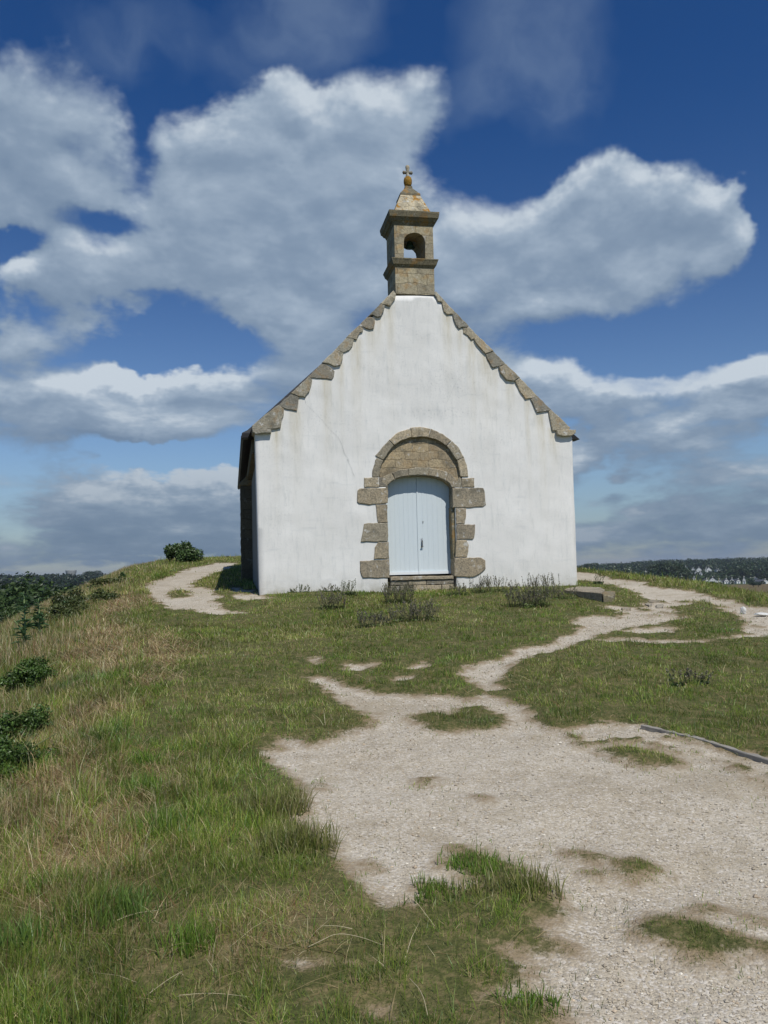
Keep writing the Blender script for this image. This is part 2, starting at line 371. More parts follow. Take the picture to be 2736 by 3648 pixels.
FIELD = W2([(2450, 2100), (2600, 2084), (2660, 2082), (2900, 2076), (3100, 2110), (2736, 2122), (2560, 2125)], 150.0)
def axis(segs):
    out = [segs[0][0]]
    for a, b, s0, s1 in segs:
        x = a; 
        while x < b - 1e-6:
            f = (x - a) / (b - a); x = min(b, x + s0 + (s1 - s0) * f); out.append(x)
    return np.array(out)
xs_pos = axis([(0, 3.2, .045, .05), (3.2, 9, .05, .12), (9, 30, .2, 3), (30, 400, 3, 25), (400, 6000, 30, 700)])
xs_neg = -axis([(0, 3.2, .045, .05), (3.2, 11, .05, .12), (11, 30, .2, 3), (30, 400, 3, 25), (400, 6000, 30, 700)])[::-1]
xs = np.concatenate([xs_neg[:-1], xs_pos])
ys = np.concatenate([-axis([(0, 12, .5, 1), (12, 200, 2, 20), (200, 6000, 50, 900)])[::-1][:-1],
                     axis([(0, 2.2, .3, .05), (2.2, 9, .04, .055), (9, 26, .055, .13), (26, 42, .15, .4), (42, 400, .6, 12), (400, 6000, 15, 500)])])
def build_ground():
    X, Y = np.meshgrid(xs, ys); nx, ny = len(xs), len(ys); X = X.ravel(); Y = Y.ravel()
    Z = H(X, Y); g = gravel_field(X, Y); d = dry_field(X, Y)
    Z = Z + np.where(np.abs(g) < 3, -.018 * np.clip(g / .1, -1, 1), 0) + fbm(X * 6, Y * 6, 77, 3) * .02 * (np.hypot(X, Y) < 40)
    i = np.arange(ny - 1)[:, None] * nx + np.arange(nx - 1)[None, :]
    Q = np.stack([i, i + 1, i + nx + 1, i + nx], -1).reshape(-1, 4)
    me = quads_mesh('ground', np.stack([X, Y, Z], -1), Q, True)
    m1 = np.clip(.5 + g / .30, 0, 1); m2 = np.clip(.5 + d / .6, 0, 1)
    far = np.clip((np.hypot(X, Y) - 45) / 20, 0, 1)
    fld = np.clip(.5 + sdf(X, Y, FIELD, 60) / 12, 0, 1)
    set_col(me, 'cover', np.stack([m1, m2, far, fld], -1))
    m, t, out = mat('gravel_and_turf')
    at = t.n('ShaderNodeAttribute', attribute_name='cover').outputs['Color']
    sp = t.n('ShaderNodeSeparateColor', {0: at}).outputs
    P = t.n('ShaderNodeNewGeometry').outputs['Position']
    a = t.noise(P, 1.3, 4); b = t.noise(P, 38, 4, .7); c = t.noise(P, 9, 3)
    vo = t.n('ShaderNodeTexVoronoi', {'Vector': P, 'Scale': 95.0, 'Randomness': 1.0}, feature='F1')
    vo2 = t.n('ShaderNodeTexVoronoi', {'Vector': P, 'Scale': 30.0, 'Randomness': 1.0}, feature='F1')
    gc = t.ramp(t.m('ADD', t.m('MULTIPLY', a, .55), t.m('MULTIPLY', c, .45)), [(.30, (.34, .29, .21)), (.47, (.435, .38, .285)), (.66, (.51, .46, .365))])
    pb = t.n('ShaderNodeSeparateColor', {0: vo.outputs['Color']}).outputs[0]
    gc = t.mix(t.ss(pb, .62, .95, 0, .6), gc, (.66, .62, .55))
    gc = t.mix(t.ss(pb, .30, .05, 0, .5), gc, (.22, .20, .17))
    gc = t.mix(t.ss(t.m('MULTIPLY_ADD', t.noise(P, .7, 3), .5, t.m('MULTIPLY', t.noise(P, 4.1, 5, .65), .5)), .50, .62, 0, .5), gc, (.31, .26, .175))
    shaded_soil = t.ramp(t.m('MULTIPLY_ADD', b, .6, t.m('MULTIPLY', c, .4)), [(.32, (.035, .045, .014)), (.48, (.085, .09, .03)), (.68, (.22, .17, .085))])  # earth under the turf, with the shadow between blades painted into its dark tones
    shaded_soil = t.mix(t.m('MULTIPLY', sp[1], .6), shaded_soil, t.mix(b, (.16, .10, .05), (.34, .26, .15)))
    farc = t.ramp(t.noise(P, .012, 3), [(.4, (.03, .055, .016)), (.6, (.05, .075, .02))])
    # a patchy brown stubble field lies beyond the right of the mound
    thr = t.m('ADD', sp[0], t.m('MULTIPLY', t.m('SUBTRACT', b, .5), .55))
    col = t.mix(t.ss(thr, .42, .58), shaded_soil, gc)
    rim = t.m('MULTIPLY', t.ss(thr, .30, .50), t.ss(thr, .86, .56)); col = t.mix(t.m('MULTIPLY', rim, t.ss(c, .35, .6, .3, .85)), col, (.25, .19, .115))
    fa = t.n('ShaderNodeAttribute', attribute_name='cover').outputs['Alpha']
    farc = t.mix(t.ss(fa, .4, .6), farc, t.mix(t.noise(P, .05, 4), (.10, .075, .035), (.17, .13, .06)))
    col = t.mix(sp[2], col, farc)
    hgt = t.m('ADD', t.m('MULTIPLY', vo.outputs['Distance'], -1.0), t.m('ADD', t.m('MULTIPLY', b, .8), t.m('MULTIPLY', vo2.outputs['Distance'], -.7)))
    principled(t, out, col, .95, hgt, .55, .008, .15)
    tag(link('ground', me, m), kind='structure')
build_ground()

# ------------------------------------------------------------------ chapel
def ray1(px, py): return rays(px, py)
THETA = R(10.5)
UV = np.array([math.cos(THETA), math.sin(THETA), 0]); NV = np.array([-math.sin(THETA), math.cos(THETA), 0])
d_ = rays(925.0, 2122.0); C0 = np.array([0, 0, EYE]) + d_ / d_[1] * 16.5      # foot of the left front corner
def F(px, py, v=0.0):
    """a line of sight to the facade plane (v metres behind it) -> (u, w) along and up the facade"""
    d = rays(np.asarray(px, float), np.asarray(py, float)); o = np.array([0, 0, EYE]); p0 = C0 + NV * v
    t = ((p0 - o) @ NV) / (d @ NV); P = o + d * t[..., None] - C0
    return np.stack([P @ UV, P[..., 2]], -1)
def FP(pts, v=0.0):
    p = np.array(pts, float); return [tuple(q) for q in F(p[:, 0], p[:, 1], v)]
def stone_mat(name, base, warm, joints=None, pale=.5, ochre=.0, seed=0.0):
    m, t, out = mat(name)
    oc = t.n('ShaderNodeTexCoord').outputs['Object']; ri = t.n('ShaderNodeObjectInfo').outputs['Random']
    P = t.v('ADD', oc, t.comb(t.m('MULTIPLY', ri, 37.0), seed, t.m('MULTIPLY', ri, 11.0)))
    n = t.noise(P, 5, 6, .65); f = t.noise(P, 30, 5, .8)
    k = t.m('ADD', t.m('MULTIPLY', ri, .55), t.m('MULTIPLY', n, .55), clamp=True)
    col = t.ramp(k, [(.15, tuple(v * .68 for v in base)), (.45, base), (.7, warm), (.95, tuple(v * 1.25 for v in base))])
    col = t.mix(t.ss(f, .38, .60, .75, 0), col, tuple(v * .42 for v in base))
    col = t.mix(1.0, col, t.ramp(t.m('FRACT', t.m('MULTIPLY', ri, 7.3)), [(0, (.74, .74, .76)), (.5, (1, .98, .94)), (1, (1.22, 1.2, 1.16))]), 'MULTIPLY')
    if joints:
        uvw = t.sep(oc)
        bx = t.comb(t.m('ADD', uvw[0], uvw[1]), uvw[2], 0.0)
        wob = t.v('SCALE', t.v('SUBTRACT', t.noise(oc, 3.0, 2, out='Color'), (.5, .5, .5)), scale=.16)
        br = t.n('ShaderNodeTexBrick', {'Vector': t.v('ADD', bx, wob), 'Color1': (.62, .62, .64, 1), 'Color2': (1.1, 1.08, 1.0, 1), 'Mortar': (.55, .53, .48, 1), 'Scale': 1.0,
                 'Mortar Size': .009, 'Mortar Smooth': .4, 'Bias': .1, 'Brick Width': joints[0], 'Row Height': joints[1]})
        col = t.mix(.8, col, br.outputs[0], 'MULTIPLY'); col = t.mix(.18, col, base)
        f = t.m('SUBTRACT', f, t.m('MULTIPLY', br.outputs['Fac'], 1.3))
    # pale and ochre lichen
    lic = t.noise(t.v('ADD', P, (9, 4, 2)), 7.5, 5, .7)
    col = t.mix(t.ss(lic, .58, .66, 0, pale), col, (.56, .55, .50))
    if ochre: col = t.mix(t.ss(t.noise(t.v('ADD', P, (3, 8, 5)), 4.6, 5, .65), .52, .60, 0, ochre), col, (.36, .18, .025))
    col = t.mix(t.ss(t.noise(t.v('ADD', P, (1, 2, 7)), 3.0, 4, .6), .50, .68, 0, .55), col, (.10, .095, .07))
    principled(t, out, col, .93, t.m('ADD', t.m('MULTIPLY', n, 1.2), f), .7, .012, .2)
    return m
M_GRAN = stone_mat('weathered_granite', (.38, .345, .265), (.46, .385, .265), pale=.8)
M_COPE = stone_mat('lichened_granite', (.41, .39, .315), (.46, .40, .285), pale=.95, ochre=.25, seed=4.0)
M_TOWER = stone_mat('belfry_granite', (.40, .36, .26), (.47, .39, .26), joints=(.42, .215), pale=.45, ochre=.35, seed=7.0)
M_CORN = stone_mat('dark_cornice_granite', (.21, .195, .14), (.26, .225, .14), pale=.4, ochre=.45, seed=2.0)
M_SPIRE = stone_mat('spire_granite', (.52, .47, .35), (.60, .50, .35), joints=(.35, .24), pale=.95, ochre=.95, seed=12.0)
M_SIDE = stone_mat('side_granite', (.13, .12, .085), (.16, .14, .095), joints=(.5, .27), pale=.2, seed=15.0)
M_RUB = stone_mat('rubble_infill', (.46, .385, .26), (.55, .44, .28), joints=(.36, .17), pale=.6, ochre=.15, seed=21.0)
def flat_mat(name, col, rough=.8, spec=.3, var=.0, scale=6.0, metal=0.0):
    m, t, out = mat(name)
    if var:
        P = t.n('ShaderNodeTexCoord').outputs['Object']; n = t.noise(P, scale, 5, .6)
        c = t.mix(n, tuple(v * (1 - var) for v in col), tuple(min(v * (1 + var), 1) for v in col))
        principled(t, out, c, rough, n, .2, .01, spec, metal)
    else: principled(t, out, col, rough, spec=spec, metal=metal)
    return m

def extrude_poly(name, pts, v0, v1, m, parent, bevel=.0, jit=0.0, step=.06):
    """outline in facade coordinates (u, w) -> a solid from depth v0 (front, may stand proud) to v1"""
    P = [np.array(p, float) for p in pts]
    area = sum(P[i][0] * P[(i + 1) % len(P)][1] - P[(i + 1) % len(P)][0] * P[i][1] for i in range(len(P)))
    if area < 0: P = P[::-1]
    if jit:
        out = []
        for i, p in enumerate(P):
            q = P[(i + 1) % len(P)]; k = max(1, int(np.linalg.norm(q - p) / step)); nrm = np.array([(q - p)[1], -(q - p)[0]]) / (np.linalg.norm(q - p) + 1e-9)
            for j in range(k): out.append(p + (q - p) * j / k + nrm * random.uniform(-jit, jit))
        P = out
    n = len(P); c = sum(P) / n
    rings = []
    if bevel:
        ins = []
        for i in range(n):
            a, b, d = P[i - 1], P[i], P[(i + 1) % n]
            e1 = (b - a) / (np.linalg.norm(b - a) + 1e-9); e2 = (d - b) / (np.linalg.norm(d - b) + 1e-9)
            nn = np.array([-(e1 + e2)[1], (e1 + e2)[0]]); nn /= (np.linalg.norm(nn) + 1e-9); ins.append(b + nn * bevel)
        rings.append((ins, v0)); rings.append((P, v0 + bevel * .8))
    else: rings.append((P, v0))
    rings.append((P, v1))
    V = []; Fc = []
    for rr, v in rings: V += [(p[0], v, p[1]) for p in rr]
    from mathutils.geometry import tessellate_polygon
    tri = tessellate_polygon([[Vector((p[0], p[1], 0)) for p in rings[0][0]]])
    for a, b, d in tri:
        pa, pb, pd = rings[0][0][a], rings[0][0][b], rings[0][0][d]
        cr = (pb[0] - pa[0]) * (pd[1] - pa[1]) - (pb[1] - pa[1]) * (pd[0] - pa[0])
        f = (a, b, d) if cr > 0 else (a, d, b)
        Fc.append(f); L = (len(rings) - 1) * n; Fc.append(tuple(L + q for q in f[::-1]))
    for k in range(len(rings) - 1):
        for i in range(n):
            j = (i + 1) % n; Fc.append((k * n + i, (k + 1) * n + i, (k + 1) * n + j, k * n + j))
    return link(name, mesh_faces(name, V, Fc), m, parent)

def boxes_mesh(name, bs, m, parent=None):
    V = []; Fc = []
    for (x0, y0, z0, x1, y1, z1) in bs:
        b = len(V); V += [(x0, y0, z0), (x1, y0, z0), (x1, y1, z0), (x0, y1, z0), (x0, y0, z1), (x1, y0, z1), (x1, y1, z1), (x0, y1, z1)]
        Fc += [tuple(b + i for i in f) for f in ((0, 3, 2, 1), (4, 5, 6, 7), (0, 1, 5, 4), (1, 2, 6, 5), (2, 3, 7, 6), (3, 0, 4, 7))]
    return link(name, mesh_faces(name, V, Fc), m, parent)
def rings_mesh(name, rings, m, parent=None, cap=True, smooth=False):
    n = len(rings[0]); V = [p for r in rings for p in r]; Fc = []
    for k in range(len(rings) - 1):
        for i in range(n): Fc.append((k * n + i, k * n + (i + 1) % n, (k + 1) * n + (i + 1) % n, (k + 1) * n + i))
    if cap: Fc.append(tuple(range(n))[::-1]); Fc.append(tuple((len(rings) - 1) * n + i for i in range(n)))
    return link(name, mesh_faces(name, V, Fc, smooth), m, parent)

def build_chapel():
    ch = empty('chapel', tuple(C0), THETA)
    tag(ch, 'small whitewashed stone chapel with open belfry and pale blue double door', 'chapel')
    cB = lambda p: crop(1200, 1480, .36166, p)          # doorway
    cT = lambda p: crop(1300, 560, .2441, p)            # belfry
    cL = lambda p: crop(820, 1020, .3797, p)
    cR = lambda p: crop(1500, 1020, .3797, p)
    # --- rendered gable wall
    arch_in = [(455, 445), (500, 370), (560, 300), (645, 248), (735, 218), (820, 215), (905, 218), (1000, 250), (1075, 300), (1130, 370), (1182, 447), (1205, 530)]
    hole = cB([(520, 1760), (520, 1580), (500, 700), (440, 690), (435, 500)] + arch_in + [(1215, 605), (1200, 690), (1140, 700), (1160, 1400), (1160, 1590), (1155, 1760)])
    hole_ = [(p[0] - 14 if i < 5 else p[0], p[1]) for i, p in enumerate(hole)]
    hw = FP(hole)
    # widen the opening a little so that the wall's edge hides behind the dressed stones
    cx = (hw[0][0] + hw[-1][0]) / 2; hw = [(cx + (u - cx) * 1.06, w if w < .3 else w + (.03 if w > 2.2 else 0)) for u, w in hw]
    top = FP([(925, 2122), (909, 1560), (907, 1535)]) ; topr = FP([(1405, 1054), (1549, 1054), (2028, 1536), (2038, 1560), (2057, 2095)])
    bl = (top[0][0] + .008, -.45); br = (topr[-1][0] + .008, -.45)
    hb = [(hw[-1][0], -.45)] + hw[::-1] + [(hw[0][0], -.45)]
    outline = [bl] + top + topr + [br] + hb        # clockwise when seen from the front
    ol = np.array(outline)
    dense = []
    for i in range(len(ol)):
        a, b = ol[i], ol[(i + 1) % len(ol)]; k = max(1, int(np.linalg.norm(b - a) / .12))
        for j in range(k): dense.append(a + (b - a) * j / k)
    dense = np.array(dense); n0 = len(dense)
    gu, gw = np.meshgrid(np.arange(ol[:, 0].min(), ol[:, 0].max(), .085), np.arange(-.4, ol[:, 1].max(), .085)); gu = gu.ravel(); gw = gw.ravel()
    s = sdf(gu, gw, dense, 9.0); keep = s > .05
    pts = [Vector(p) for p in dense] + [Vector((a, b)) for a, b in zip(gu[keep], gw[keep])]
    vs, es, fs, *_ = delaunay_2d_cdt(pts, [(i, (i + 1) % n0) for i in range(n0)], [], 0, 1e-6)
    vs = np.array([(v.x, v.y) for v in vs]); F2 = []
    cen = np.array([vs[list(f)].mean(0) for f in fs]); ins = sdf(cen[:, 0], cen[:, 1], dense, 9.0) > 0
    for f, k in zip(fs, ins):
        if k:
            a, b, c = vs[f[0]], vs[f[1]], vs[f[2]]
            F2.append(tuple(f) if (b[0] - a[0]) * (c[1] - a[1]) - (b[1] - a[1]) * (c[0] - a[0]) > 0 else tuple(f[::-1]))
    dw = (fbm(vs[:, 0] * 1.4 + 5, vs[:, 1] * 1.4, 91, 3) * .034 + fbm(vs[:, 0] * 5, vs[:, 1] * 5, 92, 2) * .009)
    nv = len(vs); V = [(a, d, b) for (a, b), d in zip(vs, dw)]
    V += [(p[0], .6, p[1]) for p in dense]
    # vs keeps the input order for the outline
    for i in range(n0): F2.append((i, nv + i, nv + (i + 1) % n0, (i + 1) % n0)[::-1])
    me = mesh_faces('gable_wall', V, F2)
    bm = bmesh.new(); bm.from_mesh(me); bmesh.ops.recalc_face_normals(bm, faces=bm.faces); bm.to_mesh(me); bm.free()
    for p in me.polygons: p.use_smooth = abs(p.normal.y) > .8
    drip = np.zeros(len(V)); VV = np.array(V)
    tips = FP(cL([(640, 1030), (900, 880), (610, 1175), (1320, 405), (1180, 510), (1030, 745), (430, 1345), (1380, 295), (1500, 190)]) + cR([(245, 272), (355, 400), (470, 505), (600, 635), (680, 765), (830, 890), (1000, 1060), (1110, 1190), (1240, 1360), (1130, 1190)]))
    for k, (u, w) in enumerate(tips):
        wd = .05 + .09 * ((k * 7) % 5) / 5; ln = .35 + .7 * ((k * 5) % 7) / 7
        dz = w - VV[:, 2]
        drip = np.maximum(drip, np.exp(-((VV[:, 0] - u) / wd) ** 2) * np.where(dz > -.04, np.exp(-dz / ln), 0))
    blot = np.zeros(len(V))
    for (px, py, a, b, k) in [(1540, 1470, .9, .10, 1.0), (1580, 1360, .8, .45, .6), (1380, 1330, .5, .6, .35), (1440, 1180, .6, .3, .35), (1180, 1500, .8, .25, .35), (1010, 1640, .4, .5, .3), (1000, 1850, .25, .8, .35), (1700, 1640, .3, .4, .3), (2030, 2060, .10, .12, 1.0), (1340, 1150, .15, .7, .2), (1840, 1720, .4, .5, .25), (1760, 1560, .5, .2, .4)]:
        u, w = F(px, py); blot = np.maximum(blot, k * np.exp(-((VV[:, 0] - u) / a) ** 2 - ((VV[:, 2] - w) / b) ** 2))
    damp = np.exp(-np.maximum(VV[:, 2] - .02, 0) / .16)
    set_col(me, 'stain', np.stack([drip, blot, damp], -1))
    m, t, out = mat('limewash_render')
    at = t.n('ShaderNodeSeparateColor', {0: t.n('ShaderNodeAttribute', attribute_name='stain').outputs['Color']}).outputs
    oc = t.n('ShaderNodeTexCoord').outputs['Object']
    st = t.v('MULTIPLY', oc, (1.0, 1.0, .16)); hz = t.v('MULTIPLY', oc, (.25, 1.0, 1.6))
    n1 = t.noise(oc, 1.1, 5, .6); sn = t.noise(st, 11, 6, .72); sp = t.noise(oc, 26, 5, .8); fn = t.noise(oc, 90, 3, .7)
    col = t.mix(t.ss(n1, .38, .64), (.765, .76, .72), (.82, .815, .775))
    col = t.mix(t.ss(sn, .48, .72, 0, .42), col, (.52, .545, .53))
    col = t.mix(t.ss(t.noise(hz, 6, 5, .7), .54, .70, 0, .24), col, (.50, .53, .53))
    spk = t.m('MULTIPLY', t.ss(sp, .55, .66), t.m('ADD', .14, t.m('MULTIPLY', at[1], .85)))
    col = t.mix(spk, col, (.30, .32, .32))
    bl2 = t.m('MULTIPLY', at[1], t.ss(t.noise(st, 9, 5, .75), .40, .68, 0, .38)); col = t.mix(bl2, col, (.42, .45, .45))
    col = t.mix(t.m('MULTIPLY', at[0], t.ss(sn, .30, .6, .25, .8)), col, (.56, .50, .34))
    col = t.mix(t.m('MULTIPLY', at[2], t.ss(t.noise(oc, 5, 5, .7), .35, .65, .25, .95)), col, (.44, .42, .35))
    principled(t, out, col, .9, t.m('ADD', t.m('MULTIPLY', n1, .8), t.m('MULTIPLY', fn, .12)), .35, .02, .2)
    M_WALL = m
    gw_o = link('gable_wall', me, m, ch)
    # hairline cracks
    mck = flat_mat('crack_shadow', (.42, .43, .41), .95, .05)
    for line, wd in ((cL([(697, 1043), (715, 1110), (790, 1180), (860, 1250), (930, 1340), (1010, 1410), (1045, 1480), (1075, 1570), (1120, 1640)]) + cB([(100, 430), (150, 540), (180, 610)]), .0022),
                     (cR([(400, 810), (340, 880), (300, 960), (265, 1040), (230, 1110)]), .0014), (cB([(1025, 20), (1018, 60)]), .0014)):
        q = FP(line); P = []
        for a, b in zip(q[:-1], q[1:]):
            for k in range(6):
                f = k / 6; P.append((a[0] + (b[0] - a[0]) * f + random.uniform(-.006, .006), a[1] + (b[1] - a[1]) * f + random.uniform(-.006, .006)))
        V = []; Fc = []
        for i, (u, w) in enumerate(P):
            h = wd * random.uniform(.5, 1.2); uu = np.array([u]); ww = np.array([w])
            vv = float((fbm(uu * 1.4 + 5, ww * 1.4, 91, 3) * .034 + fbm(uu * 5, ww * 5, 92, 2) * .009)[0]) - .005; V += [(u - h, vv, w), (u + h, vv, w)]
            if i: b = 2 * i; Fc += [(b - 2, b - 1, b + 1, b)]
        link('crack', mesh_faces('crack', V, Fc), mck, gw_o)
    # --- raking copings
    cope = [cL(p) for p in (
        [(205, 1345), (385, 1345), (385, 1382), (240, 1390), (210, 1372)], [(208, 1310), (330, 1205), (450, 1115), (505, 1155), (503, 1210), (485, 1250), (475, 1330), (385, 1343), (205, 1343)],
        [(452, 1115), (575, 1006), (645, 1040), (640, 1100), (625, 1170), (540, 1160), (460, 1130)], [(567, 1008), (735, 850), (768, 880), (762, 930), (740, 990), (700, 1043), (640, 1035)],
        [(722, 862), (862, 720), (950, 768), (978, 800), (970, 850), (955, 878), (760, 862)], [(858, 722), (985, 595), (1060, 630), (1055, 690), (1030, 745), (975, 755), (930, 735)],
        [(983, 597), (1092, 478), (1160, 495), (1145, 560), (1115, 605), (1060, 628), (1020, 612)], [(1088, 482), (1195, 378), (1250, 395), (1245, 430), (1215, 440), (1185, 505), (1150, 500)],
        [(1192, 383), (1288, 288), (1355, 300), (1355, 350), (1345, 400), (1310, 410), (1250, 388)], [(1285, 292), (1405, 168), (1450, 182), (1440, 230), (1410, 285), (1380, 295), (1330, 272)],
        [(1402, 170), (1528, 45), (1552, 75), (1545, 120), (1500, 190), (1450, 177)])]
    cope += [cR(p) for p in (
        [(122, 80), (135, 50), (202, 122), (190, 150), (155, 145), (140, 112)], [(193, 150), (205, 125), (312, 240), (295, 265), (240, 272), (210, 245), (200, 200)],
        [(290, 265), (310, 240), (442, 373), (430, 388), (380, 390), (350, 403), (325, 370), (300, 310)], [(390, 395), (440, 373), (526, 465), (510, 490), (470, 507), (430, 465), (395, 440)],
        [(495, 500), (525, 465), (675, 608), (650, 622), (600, 637), (560, 600), (520, 550)], [(605, 640), (673, 608), (792, 733), (770, 745), (720, 755), (670, 768), (620, 690)],
        [(725, 760), (792, 733), (922, 860), (870, 890), (800, 883), (745, 820)], [(875, 890), (922, 860), (1092, 1035), (1060, 1050), (975, 1060), (920, 980)],
        [(1025, 1060), (1092, 1035), (1217, 1158), (1195, 1172), (1140, 1180), (1085, 1185), (1055, 1130)], [(1193, 1175), (1217, 1158), (1397, 1328), (1382, 1350), (1230, 1355), (1205, 1250)],
        [(1258, 1358), (1300, 1350), (1440, 1353), (1437, 1385), (1400, 1408), (1320, 1412), (1270, 1395)])]
    for i, c in enumerate(cope):
        k = i in (0, len(cope) - 1)
        o = extrude_poly('kneeler_stone' if k else 'coping_stone', FP(c), -(.09 if k else random.uniform(.025, .05)), .45, M_COPE, ch, .012, .006)
    # --- doorway stones
    dress = [cB(p) for p in (
        [(348, 606), (350, 540), (378, 440), (392, 418), (455, 445), (435, 500), (425, 560), (412, 606)], [(378, 395), (430, 335), (508, 247), (560, 300), (500, 370), (455, 440), (395, 412)],
        [(512, 243), (600, 168), (725, 125), (735, 215), (640, 245), (565, 295)], [(728, 122), (820, 115), (922, 130), (903, 216), (820, 213), (738, 216)], [(926, 131), (1040, 185), (1130, 247), (1075, 300), (1000, 250), (907, 218)],
        [(1133, 251), (1200, 320), (1250, 413), (1181, 443), (1130, 370), (1080, 302)], [(1252, 418), (1280, 490), (1293, 602), (1215, 604), (1205, 530), (1184, 447)],
        [(270, 615), (410, 612), (412, 706), (270, 710)], [(205, 740), (225, 720), (500, 712), (503, 860), (470, 870), (320, 880), (215, 868), (200, 850)],
        [(385, 880), (495, 878), (500, 1056), (405, 1058), (390, 980)], [(265, 1068), (300, 1060), (500, 1060), (505, 1242), (410, 1245), (235, 1243)],
        [(405, 1250), (508, 1246), (515, 1412), (365, 1415), (372, 1300)], [(228, 1434), (516, 1418), (521, 1600), (255, 1600), (228, 1530)],
        [(1227, 620), (1352, 618), (1352, 705), (1232, 708)], [(1136, 715), (1440, 713), (1452, 750), (1467, 880), (1440, 900), (1275, 910), (1140, 908)],
        [(1170, 915), (1272, 913), (1272, 1000), (1255, 1068), (1172, 1070)], [(1176, 1075), (1360, 1075), (1352, 1205), (1335, 1220), (1178, 1222)],
        [(1176, 1226), (1275, 1228), (1300, 1280), (1282, 1395), (1166, 1396)], [(1155, 1402), (1420, 1400), (1460, 1430), (1462, 1510), (1410, 1560), (1340, 1592), (1157, 1588)],
        [(415, 612), (455, 606), (440, 650), (500, 690), (498, 708), (412, 708)], [(1134, 700), (1190, 640), (1210, 608), (1225, 622), (1230, 710), (1136, 712)])]
    for i, c in enumerate(dress):
        nm = 'arch_stone' if i < 7 else 'quoin_stone'
        extrude_poly(nm, FP(c), -.022 if i < 7 else -random.uniform(.012, .03), .34, M_GRAN, ch, .012, .006)
    # narrow jamb block let into the right reveal
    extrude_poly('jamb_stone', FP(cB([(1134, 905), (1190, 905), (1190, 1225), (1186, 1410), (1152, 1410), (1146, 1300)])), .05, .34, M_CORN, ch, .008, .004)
    # tympanum and the low arch above the door
    low = [(500, 690), (540, 650), (610, 615), (700, 595), (800, 588), (905, 592), (1000, 610), (1070, 638), (1115, 675), (1136, 700)]
    tym = cB([(425, 560), (440, 480)] + [(a, b - 6) for a, b in arch_in] + [(1225, 610), (1200, 690)] + low[::-1] + [(430, 690)])
    extrude_poly('tympanum', FP(tym), .055, .30, M_RUB, ch)
    for p in ([(430, 700), (425, 640), (455, 605), (540, 565), (572, 628), (535, 652), (502, 688)], [(552, 562), (625, 530), (705, 522), (712, 590), (640, 603), (578, 627)], [(709, 522), (800, 508), (918, 515), (902, 588), (800, 584), (716, 590)],
              [(922, 516), (1020, 530), (1108, 562), (1075, 636), (1000, 605), (908, 588)], [(1112, 564), (1180, 620), (1210, 690), (1135, 702), (1115, 672), (1081, 640)]):
        extrude_poly('lintel_stone', FP(cB(p)), .038, .31, M_GRAN, ch, .012, .005)
    # threshold and the two courses beneath
    extrude_poly('threshold', FP(cB([(524, 1588), (1144, 1578), (1150, 1612), (530, 1628)])), -.035, .5, M_GRAN, ch, .012, .004)
    for p in ([(530, 1632), (700, 1628), (700, 1672), (530, 1676)], [(706, 1628), (880, 1624), (880, 1668), (706, 1672)], [(886, 1624), (1148, 1614), (1150, 1660), (886, 1668)],
              [(530, 1682), (740, 1676), (740, 1760), (528, 1765)], [(746, 1676), (1030, 1668), (1030, 1756), (746, 1760)], [(1036, 1668), (1152, 1664), (1156, 1756), (1036, 1758)]):
        extrude_poly('riser_stone', FP(cB(p)), -random.uniform(.0, .02), .5, M_GRAN, ch, .008, .004)
    u0, w0 = F(*cB([(515, 1830)])[0]); u1, w1 = F(*cB([(1165, 1760)])[0])
    # --- door leaves: boards behind the arch
    VD = .27
    md, t, out = mat('pale_blue_paint'); oc = t.n('ShaderNodeTexCoord').outputs['Object']
    n = t.noise(t.v('MULTIPLY', oc, (6, 1, .5)), 6, 5, .6); n2 = t.noise(oc, 60, 4, .7)
    c = t.mix(n, (.60, .675, .70), (.66, .73, .75)); c = t.mix(t.ss(n2, .66, .75, 0, .5), c, (.70, .75, .78))
    principled(t, out, c, .55, n, .15, .01, .35)
    mw = flat_mat('white_weatherboard', (.72, .77, .79), .5); miron = flat_mat('worn_iron', (.26, .27, .27), .5, .5, .3, 20, .6)
    dl = FP(cB([(508, 1575), (806, 1575), (800, 600)]), VD); dr = FP(cB([(814, 1570), (1140, 1570)]), VD)
    ua, ub = dl[0][0] - .03, dl[1][0]; uc, ud = dr[0][0] - .012, dr[1][0] + .03; wb = dl[0][1]; wt = F(*cB([(800, 560)])[0], VD)[1]
    for (a, b) in ((ua, ub), (uc, ud)):
        nb = 7; bs = []
        wd = (b - a) / nb
        for k in range(nb): bs.append((a + k * wd + .0022, VD + random.uniform(0, .003), wb + .06, a + (k + 1) * wd - .0022, VD + .035, wt))
        bs.append((a, VD + .005, wb + .06, b, VD + .03, wt))
        leaf = boxes_mesh('door_leaf', bs, md, ch)
        boxes_mesh('bottom_rail', [(a, VD - .018, wb + .005, b, VD + .03, wb + .065)], mw, leaf)
        nl = []
        for k in range(nb): 
            for ww in (.52,): nl.append((a + (k + .5) * wd - .006, VD - .003, wb + (wt - wb) * ww, a + (k + .5) * wd + .006, VD + .002, wb + (wt - wb) * ww + .01))
        
